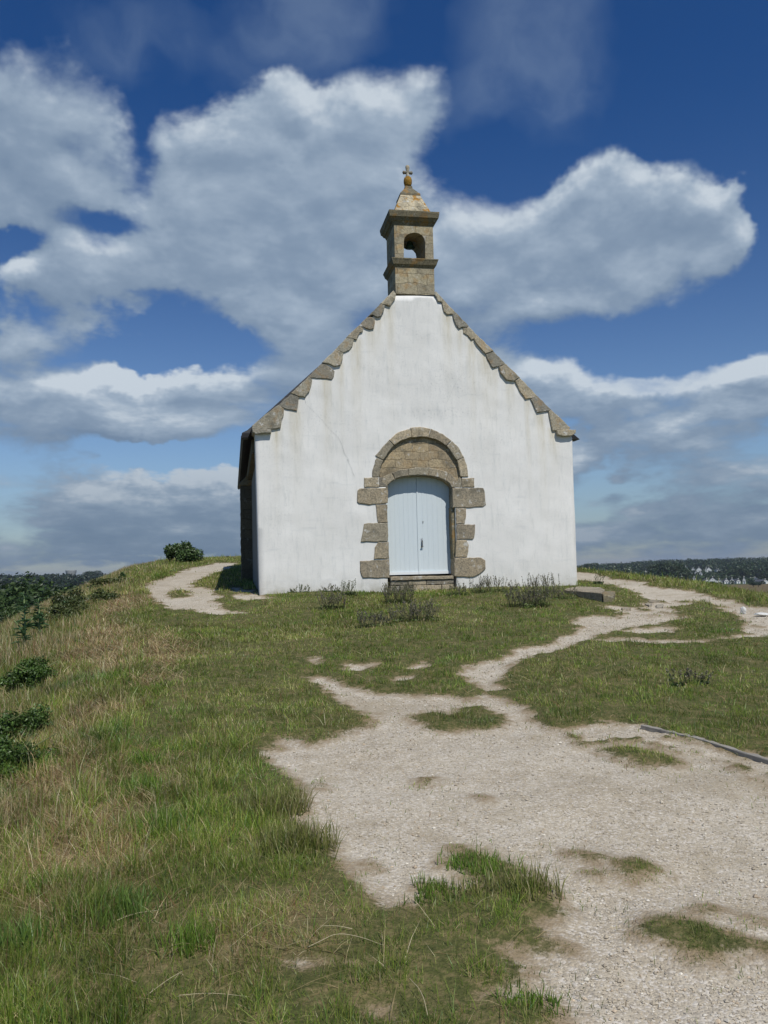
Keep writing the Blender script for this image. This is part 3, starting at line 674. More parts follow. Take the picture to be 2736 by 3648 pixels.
        if a > 2:
            pu, pw = F(*cB([(838, 1255)])[0], VD)
            boxes_mesh('lock_plate', [(pu - .018, VD - .008, pw - .10, pu + .018, VD, pw + .09)], mw, leaf)
            boxes_mesh('handle', [(pu - .008, VD - .05, pw - .07, pu + .008, VD - .034, pw + .05), (pu - .006, VD - .04, pw + .035, pu + .006, VD, pw + .05), (pu - .006, VD - .04, pw - .07, pu + .006, VD, pw - .055), (pu - .03, VD - .045, pw - .085, pu + .02, VD - .03, pw - .07)], miron, leaf)
            ku, kw = F(*cB([(848, 1050)])[0], VD); boxes_mesh('keyhole_cover', [(ku - .007, VD - .006, kw - .025, ku + .007, VD, kw + .02)], miron, leaf)
    boxes_mesh('door_stop', [(ub - .002, VD - .012, wb + .06, uc + .022, VD + .012, F(*cB([(800, 740)])[0], VD)[1])], md, ch)
    # --- nave
    Wd = float(F(2050, 1800)[0]); L = 10.5; k0 = F(911, 1546)[1]; k1 = F(2032, 1545)[1]; eave = float((k0 + k1) / 2) - .02
    ap = F(1477, 975); slopeL = F(900, 1517); 
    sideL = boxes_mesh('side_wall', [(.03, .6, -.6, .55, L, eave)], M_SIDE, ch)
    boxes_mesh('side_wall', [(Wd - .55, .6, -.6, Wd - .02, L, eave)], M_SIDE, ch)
    # white return of the render round the left corner, as far as the buttress; its shade is painted into the colour
    boxes_mesh('render_return', [(.012, .603, -.5, .028, 5.6, eave - .35)], flat_mat('shaded_render', (.21, .21, .19), .9, .2, .2, 3), ch)
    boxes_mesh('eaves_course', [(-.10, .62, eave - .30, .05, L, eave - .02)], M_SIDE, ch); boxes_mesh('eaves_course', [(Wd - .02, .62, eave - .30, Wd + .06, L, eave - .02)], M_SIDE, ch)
    gb = [(.03, -.5), (Wd - .02, -.5), (Wd - .02, eave), (Wd / 2, ap[1] - .2), (.03, eave)]
    extrude_poly('back_gable', gb, L, L + .6, M_WALL, ch)
    # roof slabs, slated
    ms, t, out = mat('dark_slate'); oc = t.n('ShaderNodeTexCoord').outputs['Object']; s3 = t.sep(oc)
    br = t.n('ShaderNodeTexBrick', {'Vector': t.comb(s3[1], t.m('MULTIPLY', s3[2], 1.4), 0.0), 'Color1': (.035, .037, .042, 1), 'Color2': (.07, .07, .075, 1), 'Mortar': (.012, .012, .014, 1), 'Scale': 1.0, 'Mortar Size': .006, 'Brick Width': .2, 'Row Height': .14})
    cc = t.mix(t.ss(t.noise(oc, 4, 5, .7), .5, .7, 0, .6), br.outputs[0], (.12, .115, .085)); principled(t, out, cc, .6, br.outputs['Fac'], -.5, .01, .4)
    ra = F(1401, 1052); rb = F(1549, 1052); el_ = F(888, 1528); er_ = F(2045, 1536)
    sl_ = (ra[1] - el_[1]) / (ra[0] - el_[0]); sr_ = (rb[1] - er_[1]) / (rb[0] - er_[0]); um = (ra[0] + rb[0]) / 2; apx = min(ra[1] + sl_ * (um - ra[0]), rb[1] + sr_ * (um - rb[0])) - .02
    for (e, sl, um2) in ((el_, sl_, um), (er_, sr_, um)):
        sg = 1 if sl > 0 else -1
        ue = e[0] - sg * .16; we = e[1] - .16 * abs(sl) * .45
        a = (ue, we); b = (um2, apx)
        nrm = np.array([-(b[1] - a[1]), (b[0] - a[0])]) * sg; nrm = nrm / np.linalg.norm(nrm) * .07
        poly = [a, (a[0] - nrm[0], a[1] - nrm[1]), (b[0], b[1] - .1), b]
        extrude_poly('slate_roof', poly, .46, L + .7, ms, ch)
        # ragged slate ends showing past the kneeler
        extrude_poly('verge_slate', [(ue - (0.0 if sg > 0 else -.10), we - .06), (ue + sg * .14, we - .05), (ue + sg * .22, we + .14), (ue + sg * .02, we + .04)], .30, .62, ms, ch)
    # --- buttress on the left flank
    def LP(px, py, v): u, w = F(px, py, v); return (u, w)
    bv = 5.7; q = [LP(860, 2080, bv), LP(856, 1726, bv), LP(872, 1702, bv), LP(888, 1690, bv)]
    hb_ = q[1][1]
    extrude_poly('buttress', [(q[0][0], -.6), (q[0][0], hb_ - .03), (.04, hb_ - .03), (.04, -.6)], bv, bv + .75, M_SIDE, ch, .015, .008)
    extrude_poly('buttress_cap', [(q[0][0] - .02, hb_ - .03), (q[0][0] - .02, hb_ + .03), (.04, hb_ + .38), (.04, hb_ - .03)], bv - .03, bv + .78, M_CORN, ch, .012, .006)
    # --- belfry
    bf = empty('belfry', (0, 0, 0)); bf.parent = ch
    bL = F(*cT([(443, 1800)])[0]); bR = F(*cT([(1010, 1800)])[0]); wb0 = F(*cT([(740, 2008)])[0])[1]; ws0 = F(*cT([(740, 1615)])[0])[1]; ws1 = F(*cT([(740, 1500)])[0])[1]
    wc0 = F(*cT([(740, 985)])[0])[1]; wc1 = F(*cT([(740, 832)])[0])[1]; wn = F(*cT([(650, 440)])[0], .32)[1]; wk = F(*cT([(650, 545)])[0], .20)[1]
    x0, x1 = float(bL[0]), float(bR[0]); DT = .86; v0 = -.02; cxT = (x0 + x1) / 2; cyT = v0 + DT / 2; hx = (x1 - x0) / 2; hy = DT / 2
    def sq(w, gx, gy=None, dx=0.0):
        gy = gx if gy is None else gy
        return [(cxT + dx - hx - gx, cyT - hy - gy, w), (cxT + dx + hx + gx, cyT - hy - gy, w), (cxT + dx + hx + gx, cyT + hy + gy, w), (cxT + dx - hx - gx, cyT + hy + gy, w)]
    rings_mesh('belfry_base', [sq(wb0, 0), sq(ws0 + .02, 0)], M_TOWER, bf)
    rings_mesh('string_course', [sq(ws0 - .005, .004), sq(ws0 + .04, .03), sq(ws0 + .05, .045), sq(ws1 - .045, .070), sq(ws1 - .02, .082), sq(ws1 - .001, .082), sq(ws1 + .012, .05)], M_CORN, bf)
    oa = [cT([p])[0] for p in ((565, 1500), (565, 1230), (575, 1180), (610, 1140), (660, 1114), (720, 1105), (780, 1114), (830, 1145), (865, 1190), (876, 1240), (880, 1500))]
    oq = FP(oa); xs0 = x0 - .004; wt_ = wc0 + .05
    arch = [(x0, ws1), (oq[0][0], ws1)] + oq[1:-1] + [(oq[-1][0], ws1), (x1, ws1), (x1, wt_), (x0, wt_)]
    extrude_poly('bell_chamber', arch, v0, v0 + DT, M_TOWER, bf)
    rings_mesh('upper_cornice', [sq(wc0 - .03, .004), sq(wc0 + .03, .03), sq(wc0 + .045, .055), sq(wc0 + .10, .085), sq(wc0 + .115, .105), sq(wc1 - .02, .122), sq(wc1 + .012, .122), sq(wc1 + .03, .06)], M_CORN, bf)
    pl = F(*cT([(428, 800)])[0])[0]; pr = F(*cT([(985, 840)])[0])[0]
    gx0 = (pr - pl) / 2 - hx; kx = (F(*cT([(785, 545)])[0])[0] - F(*cT([(530, 545)])[0])[0]) / 2 + .02; nx_ = .085
    sp = [sq(wc1 + .01, gx0), sq(wk, kx - hx, kx - hy), ]
    rings_mesh('spire', sp, M_SPIRE, bf)
    rings_mesh('spire_cap', [sq(wk - .01, kx - hx + .012, kx - hy + .012), sq(wk + .03, kx - hx + .008, kx - hy + .008), sq(wn - .02, nx_ - hx, nx_ - hy), sq(wn + .04, nx_ - hx - .01, nx_ - hy - .01)], M_CORN, bf)
    b0 = F(*cT([(650, 430)])[0], .41)[1]; b1 = F(*cT([(645, 288)])[0], .41)[1]; rb_ = .092
    mo = stone_mat('ochre_lichened_stone', (.40, .23, .04), (.48, .28, .05), pale=.3, ochre=.9, seed=31.0)
    rr = []
    for k in range(9):
        f = k / 8; r = rb_ * (.72 + .28 * math.sin(f * math.pi)) * (1 if k < 8 else .55); r = r if k else rb_ * .8
        rr.append([(cxT + r * math.cos(a), cyT + r * math.sin(a), b0 + (b1 - b0) * f) for a in np.linspace(0, 2 * math.pi, 17)[:-1]])
    rings_mesh('finial', rr, mo, bf, smooth=True)
    c0 = b1; ca = F(*cT([(640, 228)])[0], .41)[1]; c1_ = F(*cT([(640, 120)])[0], .41)[1]; hw_ = .112
    def lathe_bar(path):
        return [[(p[0] + r * math.cos(a) * (1 if ax == 'z' else 0) , p[1] + r * (math.sin(a) if ax == 'z' else math.cos(a)), p[2] + (0 if ax == 'z' else r * math.sin(a))) for a in np.linspace(0, 2 * math.pi, 11)[:-1]] for (p, r, ax) in path]
    vert = lathe_bar([((cxT, cyT, c0 - .02), .052, 'z'), ((cxT, cyT, c0 + .03), .04, 'z'), ((cxT, cyT, ca - .045), .036, 'z'), ((cxT, cyT, ca + .05), .036, 'z'), ((cxT, cyT, c1_ - .05), .048, 'z'), ((cxT, cyT, c1_ - .015), .04, 'z'), ((cxT, cyT, c1_), .015, 'z')])
    cr = rings_mesh('cross', vert, M_COPE, bf, smooth=True)
    hor = lathe_bar([((cxT - hw_, cyT, ca), .016, 'x'), ((cxT - hw_ + .02, cyT, ca), .04, 'x'), ((cxT - .065, cyT, ca), .034, 'x'), ((cxT + .065, cyT, ca), .034, 'x'), ((cxT + hw_ - .02, cyT, ca), .04, 'x'), ((cxT + hw_, cyT, ca), .016, 'x')])
    rings_mesh('cross_arm', hor, M_COPE, cr, smooth=True)
    # small bronze bell hung high in the opening
    bc = (oq[5][0] + .0, cyT + .05, oq[5][1]); mb = flat_mat('green_bronze', (.05, .11, .085), .5, .4, .4, 15, .5)
    prof = [(.0, .03), (-.015, .05), (-.035, .065), (-.08, .075), (-.12, .09), (-.145, .115)]
    be = rings_mesh('bell', [[(bc[0] + r * math.cos(a), bc[1] + r * math.sin(a), bc[2] - .0 + z) for a in np.linspace(0, 2 * math.pi, 21)[:-1]] for z, r in prof], mb, ch, smooth=True)
    boxes_mesh('headstock', [(oq[1][0] - .05, bc[1] - .03, bc[2] - .03, oq[-2][0] + .05, bc[1] + .03, bc[2] + .02)], miron, be)
    return ch
chapel = build_chapel()

# ------------------------------------------------------------------ vegetation
def leafy_mat(name, attr=True, col=(.06, .10, .03), rough=.6, trans=.35):
    m, t, out = mat(name)
    if attr: c = t.n('ShaderNodeAttribute', attribute_name='tone').outputs['Color']
    else:
        P = t.n('ShaderNodeTexCoord').outputs['Object']; c = t.mix(t.noise(P, 3.0, 3), tuple(v * .6 for v in col), tuple(v * 1.4 for v in col))
    d = t.n('ShaderNodeBsdfDiffuse', {'Color': c}); tr = t.n('ShaderNodeBsdfTranslucent', {'Color': c}); g = t.n('ShaderNodeBsdfGlossy', {'Color': (.8, .85, .8, 1), 'Roughness': .45})
    a = t.n('ShaderNodeMixShader', {0: trans, 1: d.outputs[0], 2: tr.outputs[0]}); b = t.n('ShaderNodeMixShader', {0: .035, 1: a.outputs[0], 2: g.outputs[0]})
    t.t.links.new(b.outputs[0], out.inputs[0]); return m
M_GRASS = leafy_mat('grass_blade')
M_LEAF = leafy_mat('leaf', trans=.25)

def blades(name, x, y, h, w, lean, tone, zoff=0.0, flat=False, curl=.5):
    """grass blades standing on the ground: base pair, middle pair, tip"""
    n = len(x); z = H(x, y) + zoff + fbm(x * 6, y * 6, 77, 3) * .02
    a = RNG.uniform(0, 2 * np.pi, n); b = RNG.uniform(0, 2 * np.pi, n)
    ca, sa = np.cos(a), np.sin(a); cb, sb = np.cos(b), np.sin(b)
    P0 = np.stack([x, y, z - .01], -1); side = np.stack([ca, sa, np.zeros(n)], -1) * (w / 2)[:, None]
    dirv = np.stack([cb, sb, np.zeros(n)], -1)
    up = np.array([0, 0, 1.0])
    hl = h * np.cos(lean); ll = h * np.sin(lean)
    mid = P0 + up * (hl * .58)[:, None] + dirv * (ll * .40)[:, None]
    tip = P0 + up * (hl)[:, None] + dirv * (ll * 1.0)[:, None]
    V = np.stack([P0 - side, P0 + side, mid - side * .75, mid + side * .75, tip], 1).reshape(-1, 3)
    k = np.arange(n) * 5
    loops = np.stack([k, k + 1, k + 3, k + 2, k + 2, k + 3, k + 4], -1).ravel()
    st = (np.arange(n)[:, None] * 7 + np.array([0, 4])).ravel(); tt = np.tile([4, 3], n)
    me = mesh_np(name, V, loops, st, tt)
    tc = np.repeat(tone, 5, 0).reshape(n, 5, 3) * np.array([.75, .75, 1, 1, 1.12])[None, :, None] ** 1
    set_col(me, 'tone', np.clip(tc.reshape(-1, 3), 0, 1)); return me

G1 = np.array([(.160, .245, .028), (.210, .285, .038), (.105, .185, .026), (.270, .305, .065), (.360, .350, .130), (.110, .205, .048)])
STRAW = np.array([(.54, .44, .24), (.46, .35, .18), (.32, .21, .10), (.62, .54, .34), (.24, .125, .055)])
def pick(pal, wts, n):
    wts = np.array(wts, float); i = RNG.choice(len(pal), n, p=wts / wts.sum()); c = pal[i] * RNG.uniform(.78, 1.22, (n, 1)); return c

def scatter(ylo, yhi, dens0, pow_, yref, margin=1.0, xl=-12, xr=10):
    """random ground points, denser near the viewpoint side of the mound"""
    out = []
    e = np.geomspace(ylo, yhi, 60)
    for a, b in zip(e[:-1], e[1:]):
        ym = (a + b) / 2; x0 = max(xl, -.52 * b - margin); x1 = min(xr, .52 * b + margin)
        n = RNG.poisson((x1 - x0) * (b - a) * min(dens0, dens0 * (yref / ym) ** pow_))
        out.append(np.stack([RNG.uniform(x0, x1, n), RNG.uniform(a, b, n)], -1))
    return np.concatenate(out)

def footprint(x, y):
    """inside the chapel"""
    rx = x - C0[0]; ry = y - C0[1]; u = rx * UV[0] + ry * UV[1]; v = rx * NV[0] + ry * NV[1]
    return (u > -.01) & (u < float(F(2055, 2090)[0]) + .01) & (v > -.005) & (v < 11)

def build_grass():
    p = scatter(2.0, 40, 22000, 1.75, 3.4)
    x, y = p[:, 0], p[:, 1]
    dl, do = edge_dist(x, y); keep = (dl < 1.6) & (do < 2.0) & ~footprint(x, y)
    x, y, dl, do = x[keep], y[keep], dl[keep], do[keep]
    g = gravel_field(x, y); n = len(x)
    clump = fbm(x * 7, y * 7, 51, 3); big = fbm(x * .9, y * .9, 55, 4)
    thin = np.clip(.85 + clump * 1.6 + big * .9, .2, 1.0)
    ramp = np.clip((-g + .01) / .16, 0, 1)
    prob = np.where(g < 0, thin * (.30 + .70 * ramp), np.clip(.16 * np.exp(-np.maximum(g, 0) / .07) * np.clip(.3 + clump * 5, 0, 2), .0012, 1))
    d = dry_field(x, y); dry = np.clip(.5 + d / .5, 0, 1)
    prob = prob * (1 - .45 * dry)
    keep = RNG.uniform(0, 1, n) < prob
    x, y, g, clump, big, dry, dl, do = [v[keep] for v in (x, y, g, clump, big, dry, dl, do)]; n = len(x)
    sc = np.clip(y / 3.4, 1, 8)
    h = .044 * (1 + 1.6 * np.clip(clump + .12, 0, .5)) * RNG.uniform(.55, 1.35, n) * np.clip(.35 + (-g) / .16, .35, 1)
    h *= 1 + 1.0 * np.clip(1 - np.abs(x + 1.2) / .9, 0, 1) * np.clip((7.5 - y) / 3, 0, 1)      # taller along the left lip of the gravel
    h *= np.where((x > 5.2) & (y > 13.5) | (do > -1.6) & (y > 14) & (x > 0), 1.7, 1.0)
    h *= np.where(dl > -.8, 1.7, 1.0)
    h *= np.where((x < -2.5) & (y > 18), 1.5, 1.0)
    h *= 1 + .9 * (RNG.uniform(0, 1, n) < .05)
    w = np.clip(.0026 * sc ** 1.0, .0026, .022) * RNG.uniform(.7, 1.3, n)
    h = np.maximum(h, w * 2.2)
    lean = np.clip(RNG.normal(.55, .35, n), 0, 1.35)
    lawn = pick(G1, [5, 5, 4, 3, 1, 1.3], n)
    yel = pick(G1, [1, 2, .3, 4, 4, 0], n); str_ = pick(STRAW, [3, 3, 2, 1.2, 1], n)
    fy = np.clip(.30 + big * 2.4 + (y > 19) * .25 + ((x > 5.2) & (y > 13.5)) * .4 + np.clip(-(x + .8) / 2, 0, 1) * .28, 0, .95)
    fs = np.clip(.035 + dry * .46 + np.clip(.12 + big, 0, .3) * .45 + (np.abs(g) < .05) * .12 + (dl > -.5) * .2, 0, .9)
    u = RNG.uniform(0, 1, n)[:, None]; v = RNG.uniform(0, 1, n)[:, None]
    tone = np.where(u < fy[:, None], yel, lawn); tone = np.where(v < fs[:, None], str_, tone)
    tone = tone * (1 + np.clip(fbm(x * 3.1, y * 3.1, 67, 4) * 1.5, -.35, .4))[:, None]; blue = np.clip(fbm(x * 1.6, y * 1.6, 63, 3) - .14, 0, .2)[:, None] * 5; tone = tone * (1 - blue) + tone * np.array([.72, .98, .9]) * blue
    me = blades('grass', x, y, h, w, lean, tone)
    print('grass', n)
    # short matted undergrowth between the blades
    p = scatter(2.0, 16, 26000, 2.0, 3.2, .6); x2, y2 = p[:, 0], p[:, 1]; dl, do = edge_dist(x2, y2); g2 = gravel_field(x2, y2)
    k = (dl < .5) & (do < 1) & ~footprint(x2, y2) & (RNG.uniform(0, 1, len(x2)) < np.clip(.2 + (-g2) / .10, 0, 1) * np.clip(.8 + 1.5 * fbm(x2 * 11, y2 * 11, 58, 2), .2, 1)); x2, y2 = x2[k], y2[k]; n2 = len(x2)
    t2 = pick(G1, [4, 4, 5, 3, 2, 1.5], n2); t2 = np.where(RNG.uniform(0, 1, (n2, 1)) < .16 + .5 * np.clip(.5 + dry_field(x2, y2) / .5, 0, 1)[:, None], pick(STRAW, [3, 3, 2, 1, 1.5], n2), t2)
    t2 = t2 * (1 + np.clip(fbm(x2 * 3.1, y2 * 3.1, 67, 4) * 1.5, -.35, .4))[:, None]
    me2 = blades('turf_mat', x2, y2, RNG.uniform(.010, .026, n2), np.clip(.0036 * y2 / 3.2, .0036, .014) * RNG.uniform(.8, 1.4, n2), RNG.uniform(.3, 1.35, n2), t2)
    print('mat', n2); tag(link('turf_mat', me2, M_GRASS), 'low matted turf between the longer blades', 'turf', kind='stuff')
    tag(link('grass', me, M_GRASS), 'short rough grass of the mound top round the bare gravel', 'grass', kind='stuff')

def build_straw():
    p = scatter(2.0, 30, 4600, 1.6, 3.4)
    x, y = p[:, 0], p[:, 1]; dl, do = edge_dist(x, y); d = dry_field(x, y); g = gravel_field(x, y)
    prob = np.clip(.5 + d / .5, 0, 1) * .85 + .03 * (g < -.05)
    keep = (RNG.uniform(0, 1, len(x)) < prob) & (dl < 1.5) & (do < 1) & ~footprint(x, y) & (g < 0)
    x, y = x[keep], y[keep]; n = len(x)
    sc = np.clip(y / 3.4, 1, 6)
    h = RNG.uniform(.06, .30, n) * np.clip(RNG.uniform(.3, 1.2, n), 0, 1); w = .0028 * sc * RNG.uniform(.6, 1.2, n)
    lean = RNG.uniform(1.05, 1.5, n)
    me = blades('dry_hay', x, y, h, w, lean, pick(STRAW, [4, 4, 3, 1.5, 2.5], n), zoff=.02)
    print('straw', n)
    tag(link('dry_hay', me, M_GRASS), 'cut dry brown hay lying over the left slope', 'hay', kind='stuff')

def build_tall_weeds():
    """the unmown bank that drops away on the left, and the far verge"""
    ys_ = RNG.uniform(3.0, 40, 190000) ; ys_ = 3 + (ys_ - 3) ** 1.25 / (37 ** .25)
    xe = np.interp(ys_, EX_Y, EX_X); d = RNG.uniform(-.15, 3.6, len(ys_)) ** 1.0
    x = xe - d; y = ys_; big = fbm(x * .8, y * .8, 71, 3)
    keep = (x > -.56 * y - 1.5) & (RNG.uniform(0, 1, len(x)) < np.clip(.55 + big * 1.8, .1, 1) * np.clip(d / .35 + .12, 0, 1))
    x, y, d, big = x[keep], y[keep], d[keep], big[keep]; n = len(x)
    h = (.12 + .24 * np.clip(d / 1.6, 0, 1)) * RNG.uniform(.45, 1.15, n) * np.clip(1.1 + big, .6, 1.4)
    h *= np.where(y > 17, .62, 1.0)
    w = np.clip(.0045 * np.clip(y / 7, .9, 3.2), 0, .014) * RNG.uniform(.7, 1.4, n)
    t1 = pick(G1, [3, 3, 3, 4, 3, 1], n); t2 = pick(STRAW, [4, 3, 2, 2, 1], n)
    fs = np.clip(.40 + big * 1.2, .1, .75)[:, None]
    tone = np.where(RNG.uniform(0, 1, (n, 1)) < fs, t2 * .95, t1 * .8)
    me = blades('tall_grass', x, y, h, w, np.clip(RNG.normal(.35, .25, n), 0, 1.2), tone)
    print('weeds', n)
    tag(link('tall_grass', me, M_GRASS), 'tall unmown seeding grass on the steep left bank', 'tall grass', kind='stuff')

def build_pebbles():
    p = scatter(2.2, 13, 5200, 2.0, 3.0, .5); x, y = p[:, 0], p[:, 1]
    g = gravel_field(x, y); keep = (g > -.03) & (x > -2.5); x, y = x[keep], y[keep]; n = len(x)
    r = np.exp(RNG.normal(math.log(.0034), .42, n)) * np.clip(y / 5, 1, 2.2); r = np.minimum(r, .013)
    base = np.array([(1, 0, 0), (0, 1, 0), (-1, 0, 0), (0, -1, 0), (0, 0, .75), (0, 0, -.75)], float)
    V = base[None] * r[:, None, None] * RNG.uniform(.6, 1.3, (n, 6, 1)); a = RNG.uniform(0, 6.28, n); ca, sa = np.cos(a)[:, None], np.sin(a)[:, None]
    X = V[..., 0] * ca - V[..., 1] * sa; Y = V[..., 0] * sa + V[..., 1] * ca
    z = H(x, y) - .018 + fbm(x * 6, y * 6, 77, 3) * .02
    V = np.stack([X + x[:, None], Y + y[:, None], V[..., 2] + (z + r * .35)[:, None]], -1).reshape(-1, 3)
    T = np.array([(0, 1, 4), (1, 2, 4), (2, 3, 4), (3, 0, 4), (1, 0, 5), (2, 1, 5), (3, 2, 5), (0, 3, 5)]); Fq = (np.arange(n)[:, None, None] * 6 + T[None]).reshape(-1, 3)
    me = quads_mesh('gravel_stones', V, Fq)
    pal = np.array([(.46, .41, .32), (.42, .365, .275), (.60, .56, .47), (.36, .32, .26), (.48, .39, .28)])
    tone = np.repeat(pick(pal, [4, 4, 1.6, 1.3, 1], n), 6, 0); set_col(me, 'tone', tone)
    m, t, out = mat('loose_stone'); principled(t, out, t.n('ShaderNodeAttribute', attribute_name='tone').outputs['Color'], .9, spec=.2)
    print('pebbles', n)
    tag(link('gravel_stones', me, m), 'loose pale gravel chippings on the trodden area', 'gravel', kind='stuff')
build_grass(); build_straw(); build_tall_weeds(); build_pebbles()

# ------------------------------------------------------------------ leafy plants, bushes, trees
def leaf_cloud(name, blobs, n, size, tones, aspect=.55, seed=1, shell=.35, down=0.0):
    """leaf sized faces spread through a set of ellipsoids (cx,cy,cz,rx,ry,rz)"""
    r = np.random.default_rng(seed); B = np.array(blobs, float); vol = B[:, 3] * B[:, 4] * B[:, 5]; vol = vol ** .7
    i = r.choice(len(B), n, p=vol / vol.sum()); b = B[i]
    d = r.normal(0, 1, (n, 3)); d /= np.linalg.norm(d, axis=1)[:, None]; rad = (shell + (1 - shell) * r.uniform(0, 1, n)) ** .6
    rad *= 1 + r.normal(0, .09, n)
    P = b[:, :3] + d * rad[:, None] * b[:, 3:6]
    nrm = d * .6 + r.normal(0, .55, (n, 3)) + np.array([0, 0, .35]); nrm /= np.linalg.norm(nrm, axis=1)[:, None]
    a = np.cross(nrm, r.normal(0, 1, (n, 3))); a /= np.linalg.norm(a, axis=1)[:, None]; c = np.cross(nrm, a)
    s = size * r.uniform(.6, 1.35, n)[:, None]
    V = np.stack([P - a * s, P - c * s * aspect + nrm * s * .15, P + a * s, P + c * s * aspect + nrm * s * .15], 1).reshape(-1, 3)
    me = quads_mesh(name, V, np.arange(n * 4).reshape(-1, 4))
    T = np.array(tones); bt = r.uniform(.72, 1.25, len(B))[i]
    tone = T[r.integers(0, len(T), n)] * (bt * r.uniform(.75, 1.25, n))[:, None]
    set_col(me, 'tone', np.repeat(tone, 4, 0)); return me
def tube_mesh(name, chains, sides=6):
    V = []; Fc = []
    for ch in chains:
        b0 = len(V)
        for k, (p, r) in enumerate(ch):
            p = Vector(p); q = Vector(ch[min(k + 1, len(ch) - 1)][0]); o = Vector(ch[max(k - 1, 0)][0]); dr = (q - o).normalized()
            ax = dr.orthogonal().normalized() if k == 0 else (ax - dr * ax.dot(dr)).normalized(); bx = dr.cross(ax)
            for s_ in range(sides):
                a = 2 * math.pi * s_ / sides; V.append(tuple(p + (ax * math.cos(a) + bx * math.sin(a)) * r))
        for k in range(len(ch) - 1):
            for s_ in range(sides):
                i = b0 + k * sides + s_; j = b0 + k * sides + (s_ + 1) % sides; Fc.append((i, j, j + sides, i + sides))
        Fc.append(tuple(b0 + (len(ch) - 1) * sides + q for q in range(sides))); Fc.append(tuple(b0 + q for q in range(sides))[::-1])
    return mesh_faces(name, V, Fc, True)
M_BARK = stone_mat('bark', (.10, .08, .055), (.13, .10, .07), pale=.1)
M_STEM = flat_mat('plant_stem', (.13, .15, .06), .8, .2)
GREENS = [[(.032, .060, .018), (.045, .080, .022), (.060, .095, .026)], [(.028, .052, .018), (.038, .066, .022)], [(.055, .095, .022), (.075, .115, .028), (.040, .075, .018)], [(.022, .042, .018), (.030, .055, .020), (.040, .062, .024)]]

def crown_blobs(w, h, z0, rnd, k):
    out = []
    for _ in range(k):
        a = rnd.uniform(0, 6.28); rr = rnd.uniform(0, 1) ** .6 * w * .36; zz = z0 + h * rnd.uniform(.28, .86); f = 1 - .55 * abs((zz - z0) / h - .5)
        s = rnd.uniform(.16, .28); out.append((math.cos(a) * rr * f, math.sin(a) * rr * f, zz, w * s, w * s, h * s * .85))
    return out
def make_tree(variant, w, h, seed, nleaf, leafsz):
    rnd = random.Random(seed); root = empty('tree')
    z0 = h * .18; top = h * .75
    ch = [[((0, 0, -1.0), h * .035), ((w * .01, 0, z0), h * .027), ((w * .02, w * .02, h * .5), h * .017), ((0, w * .03, top), h * .006)]]
    for k in range(7):
        a = k * 2.4 + rnd.uniform(0, .6); zz = h * rnd.uniform(.25, .55); ch.append([((0, 0, zz), h * .012), ((math.cos(a) * w * .18, math.sin(a) * w * .18, zz + h * .12), h * .008), ((math.cos(a) * w * .34, math.sin(a) * w * .34, zz + h * .2), h * .003)])
    link('trunk', tube_mesh('trunk', ch), M_BARK, root)
    link('crown', leaf_cloud('crown', crown_blobs(w, h * .86, h * .14, rnd, 26), nleaf, leafsz, GREENS[variant], seed=seed), M_LEAF, root)
    return root
def copy_tree(root):
    c = root.copy(); C.objects.link(c)
    for k in root.children:
        q = k.copy(); C.objects.link(q); q.parent = c
        for g in k.children:
            e = g.copy(); C.objects.link(e); e.parent = q
    return c
def at_dist(px, py, Y):
    d = rays(float(px), float(py)); d = d / d[1]; return np.array([0, 0, EYE]) + d * Y

# bush on the crest left of the chapel
def build_bush():
    p = G(np.array([650.]), np.array([2003.]))[0]; Y = p[1]; w = 128 / FPX * Y; h = 80 / FPX * Y
    b = empty('bush', (p[0], p[1], H(p[0], p[1]) - .05))
    tag(b, 'rounded dark green bush alone on the grassy crest beside the left path', 'bush')
    rnd = random.Random(5); bl = [(rnd.uniform(-.36, .36) * w, rnd.uniform(-.3, .3) * w, h * rnd.uniform(.25, .62), w * rnd.uniform(.15, .22), w * .2, h * rnd.uniform(.26, .36)) for _ in range(16)]
    bl += [(w * .1, 0, h * .78, w * .14, w * .14, h * .2), (-w * .12, 0, h * .7, w * .16, w * .14, h * .2)]
    link('foliage', leaf_cloud('foliage', bl, 5200, .055, [(.07, .12, .035), (.05, .085, .026), (.10, .16, .05)], seed=9), M_LEAF, b)
    link('stem', tube_mesh('stem', [[((0, 0, -.1), .04), ((rnd.uniform(-.3, .3) * w, 0, h * .3), .02), ((rnd.uniform(-.5, .5) * w, rnd.uniform(-.2, .2), h * .6), .008)] for _ in range(6)]), M_BARK, b)
build_bush()

# leafy bracken and bramble growth on the left bank
def leafy_clump(name, label, cat, px, py, w, h, tones, n, size, group=None, seed=0, Y=None, out=0.0):
    p = G(np.array([float(px)]), np.array([float(py)]))[0] if Y is None else at_dist(px, py, Y)
    x, y = p[0], p[1]; z = float(H(x, y)); rnd = random.Random(seed + int(px))
    o = empty(name, (x, y, z - .03)); tag(o, label, cat, group)
    bl = [(rnd.uniform(-.38, .38) * w, rnd.uniform(-.38, .38) * w, h * rnd.uniform(.12, .72), w * rnd.uniform(.10, .2), w * rnd.uniform(.10, .2), h * rnd.uniform(.14, .28)) for _ in range(18)]
    link('foliage', leaf_cloud('foliage', bl, n, size, tones, seed=seed + 3, shell=.1), M_LEAF, o)
    link('stem', tube_mesh('stem', [[((0, 0, -.05), .012), ((rnd.uniform(-.2, .2) * w, rnd.uniform(-.2, .2) * w, h * .4), .007), ((rnd.uniform(-.4, .4) * w, rnd.uniform(-.4, .4) * w, h * .8), .003)] for _ in range(7)], 5), M_STEM, o)
    return o
BR = [(.06, .115, .02), (.09, .155, .03), (.045, .08, .018)]
GB = 'leafy growth on the left bank'
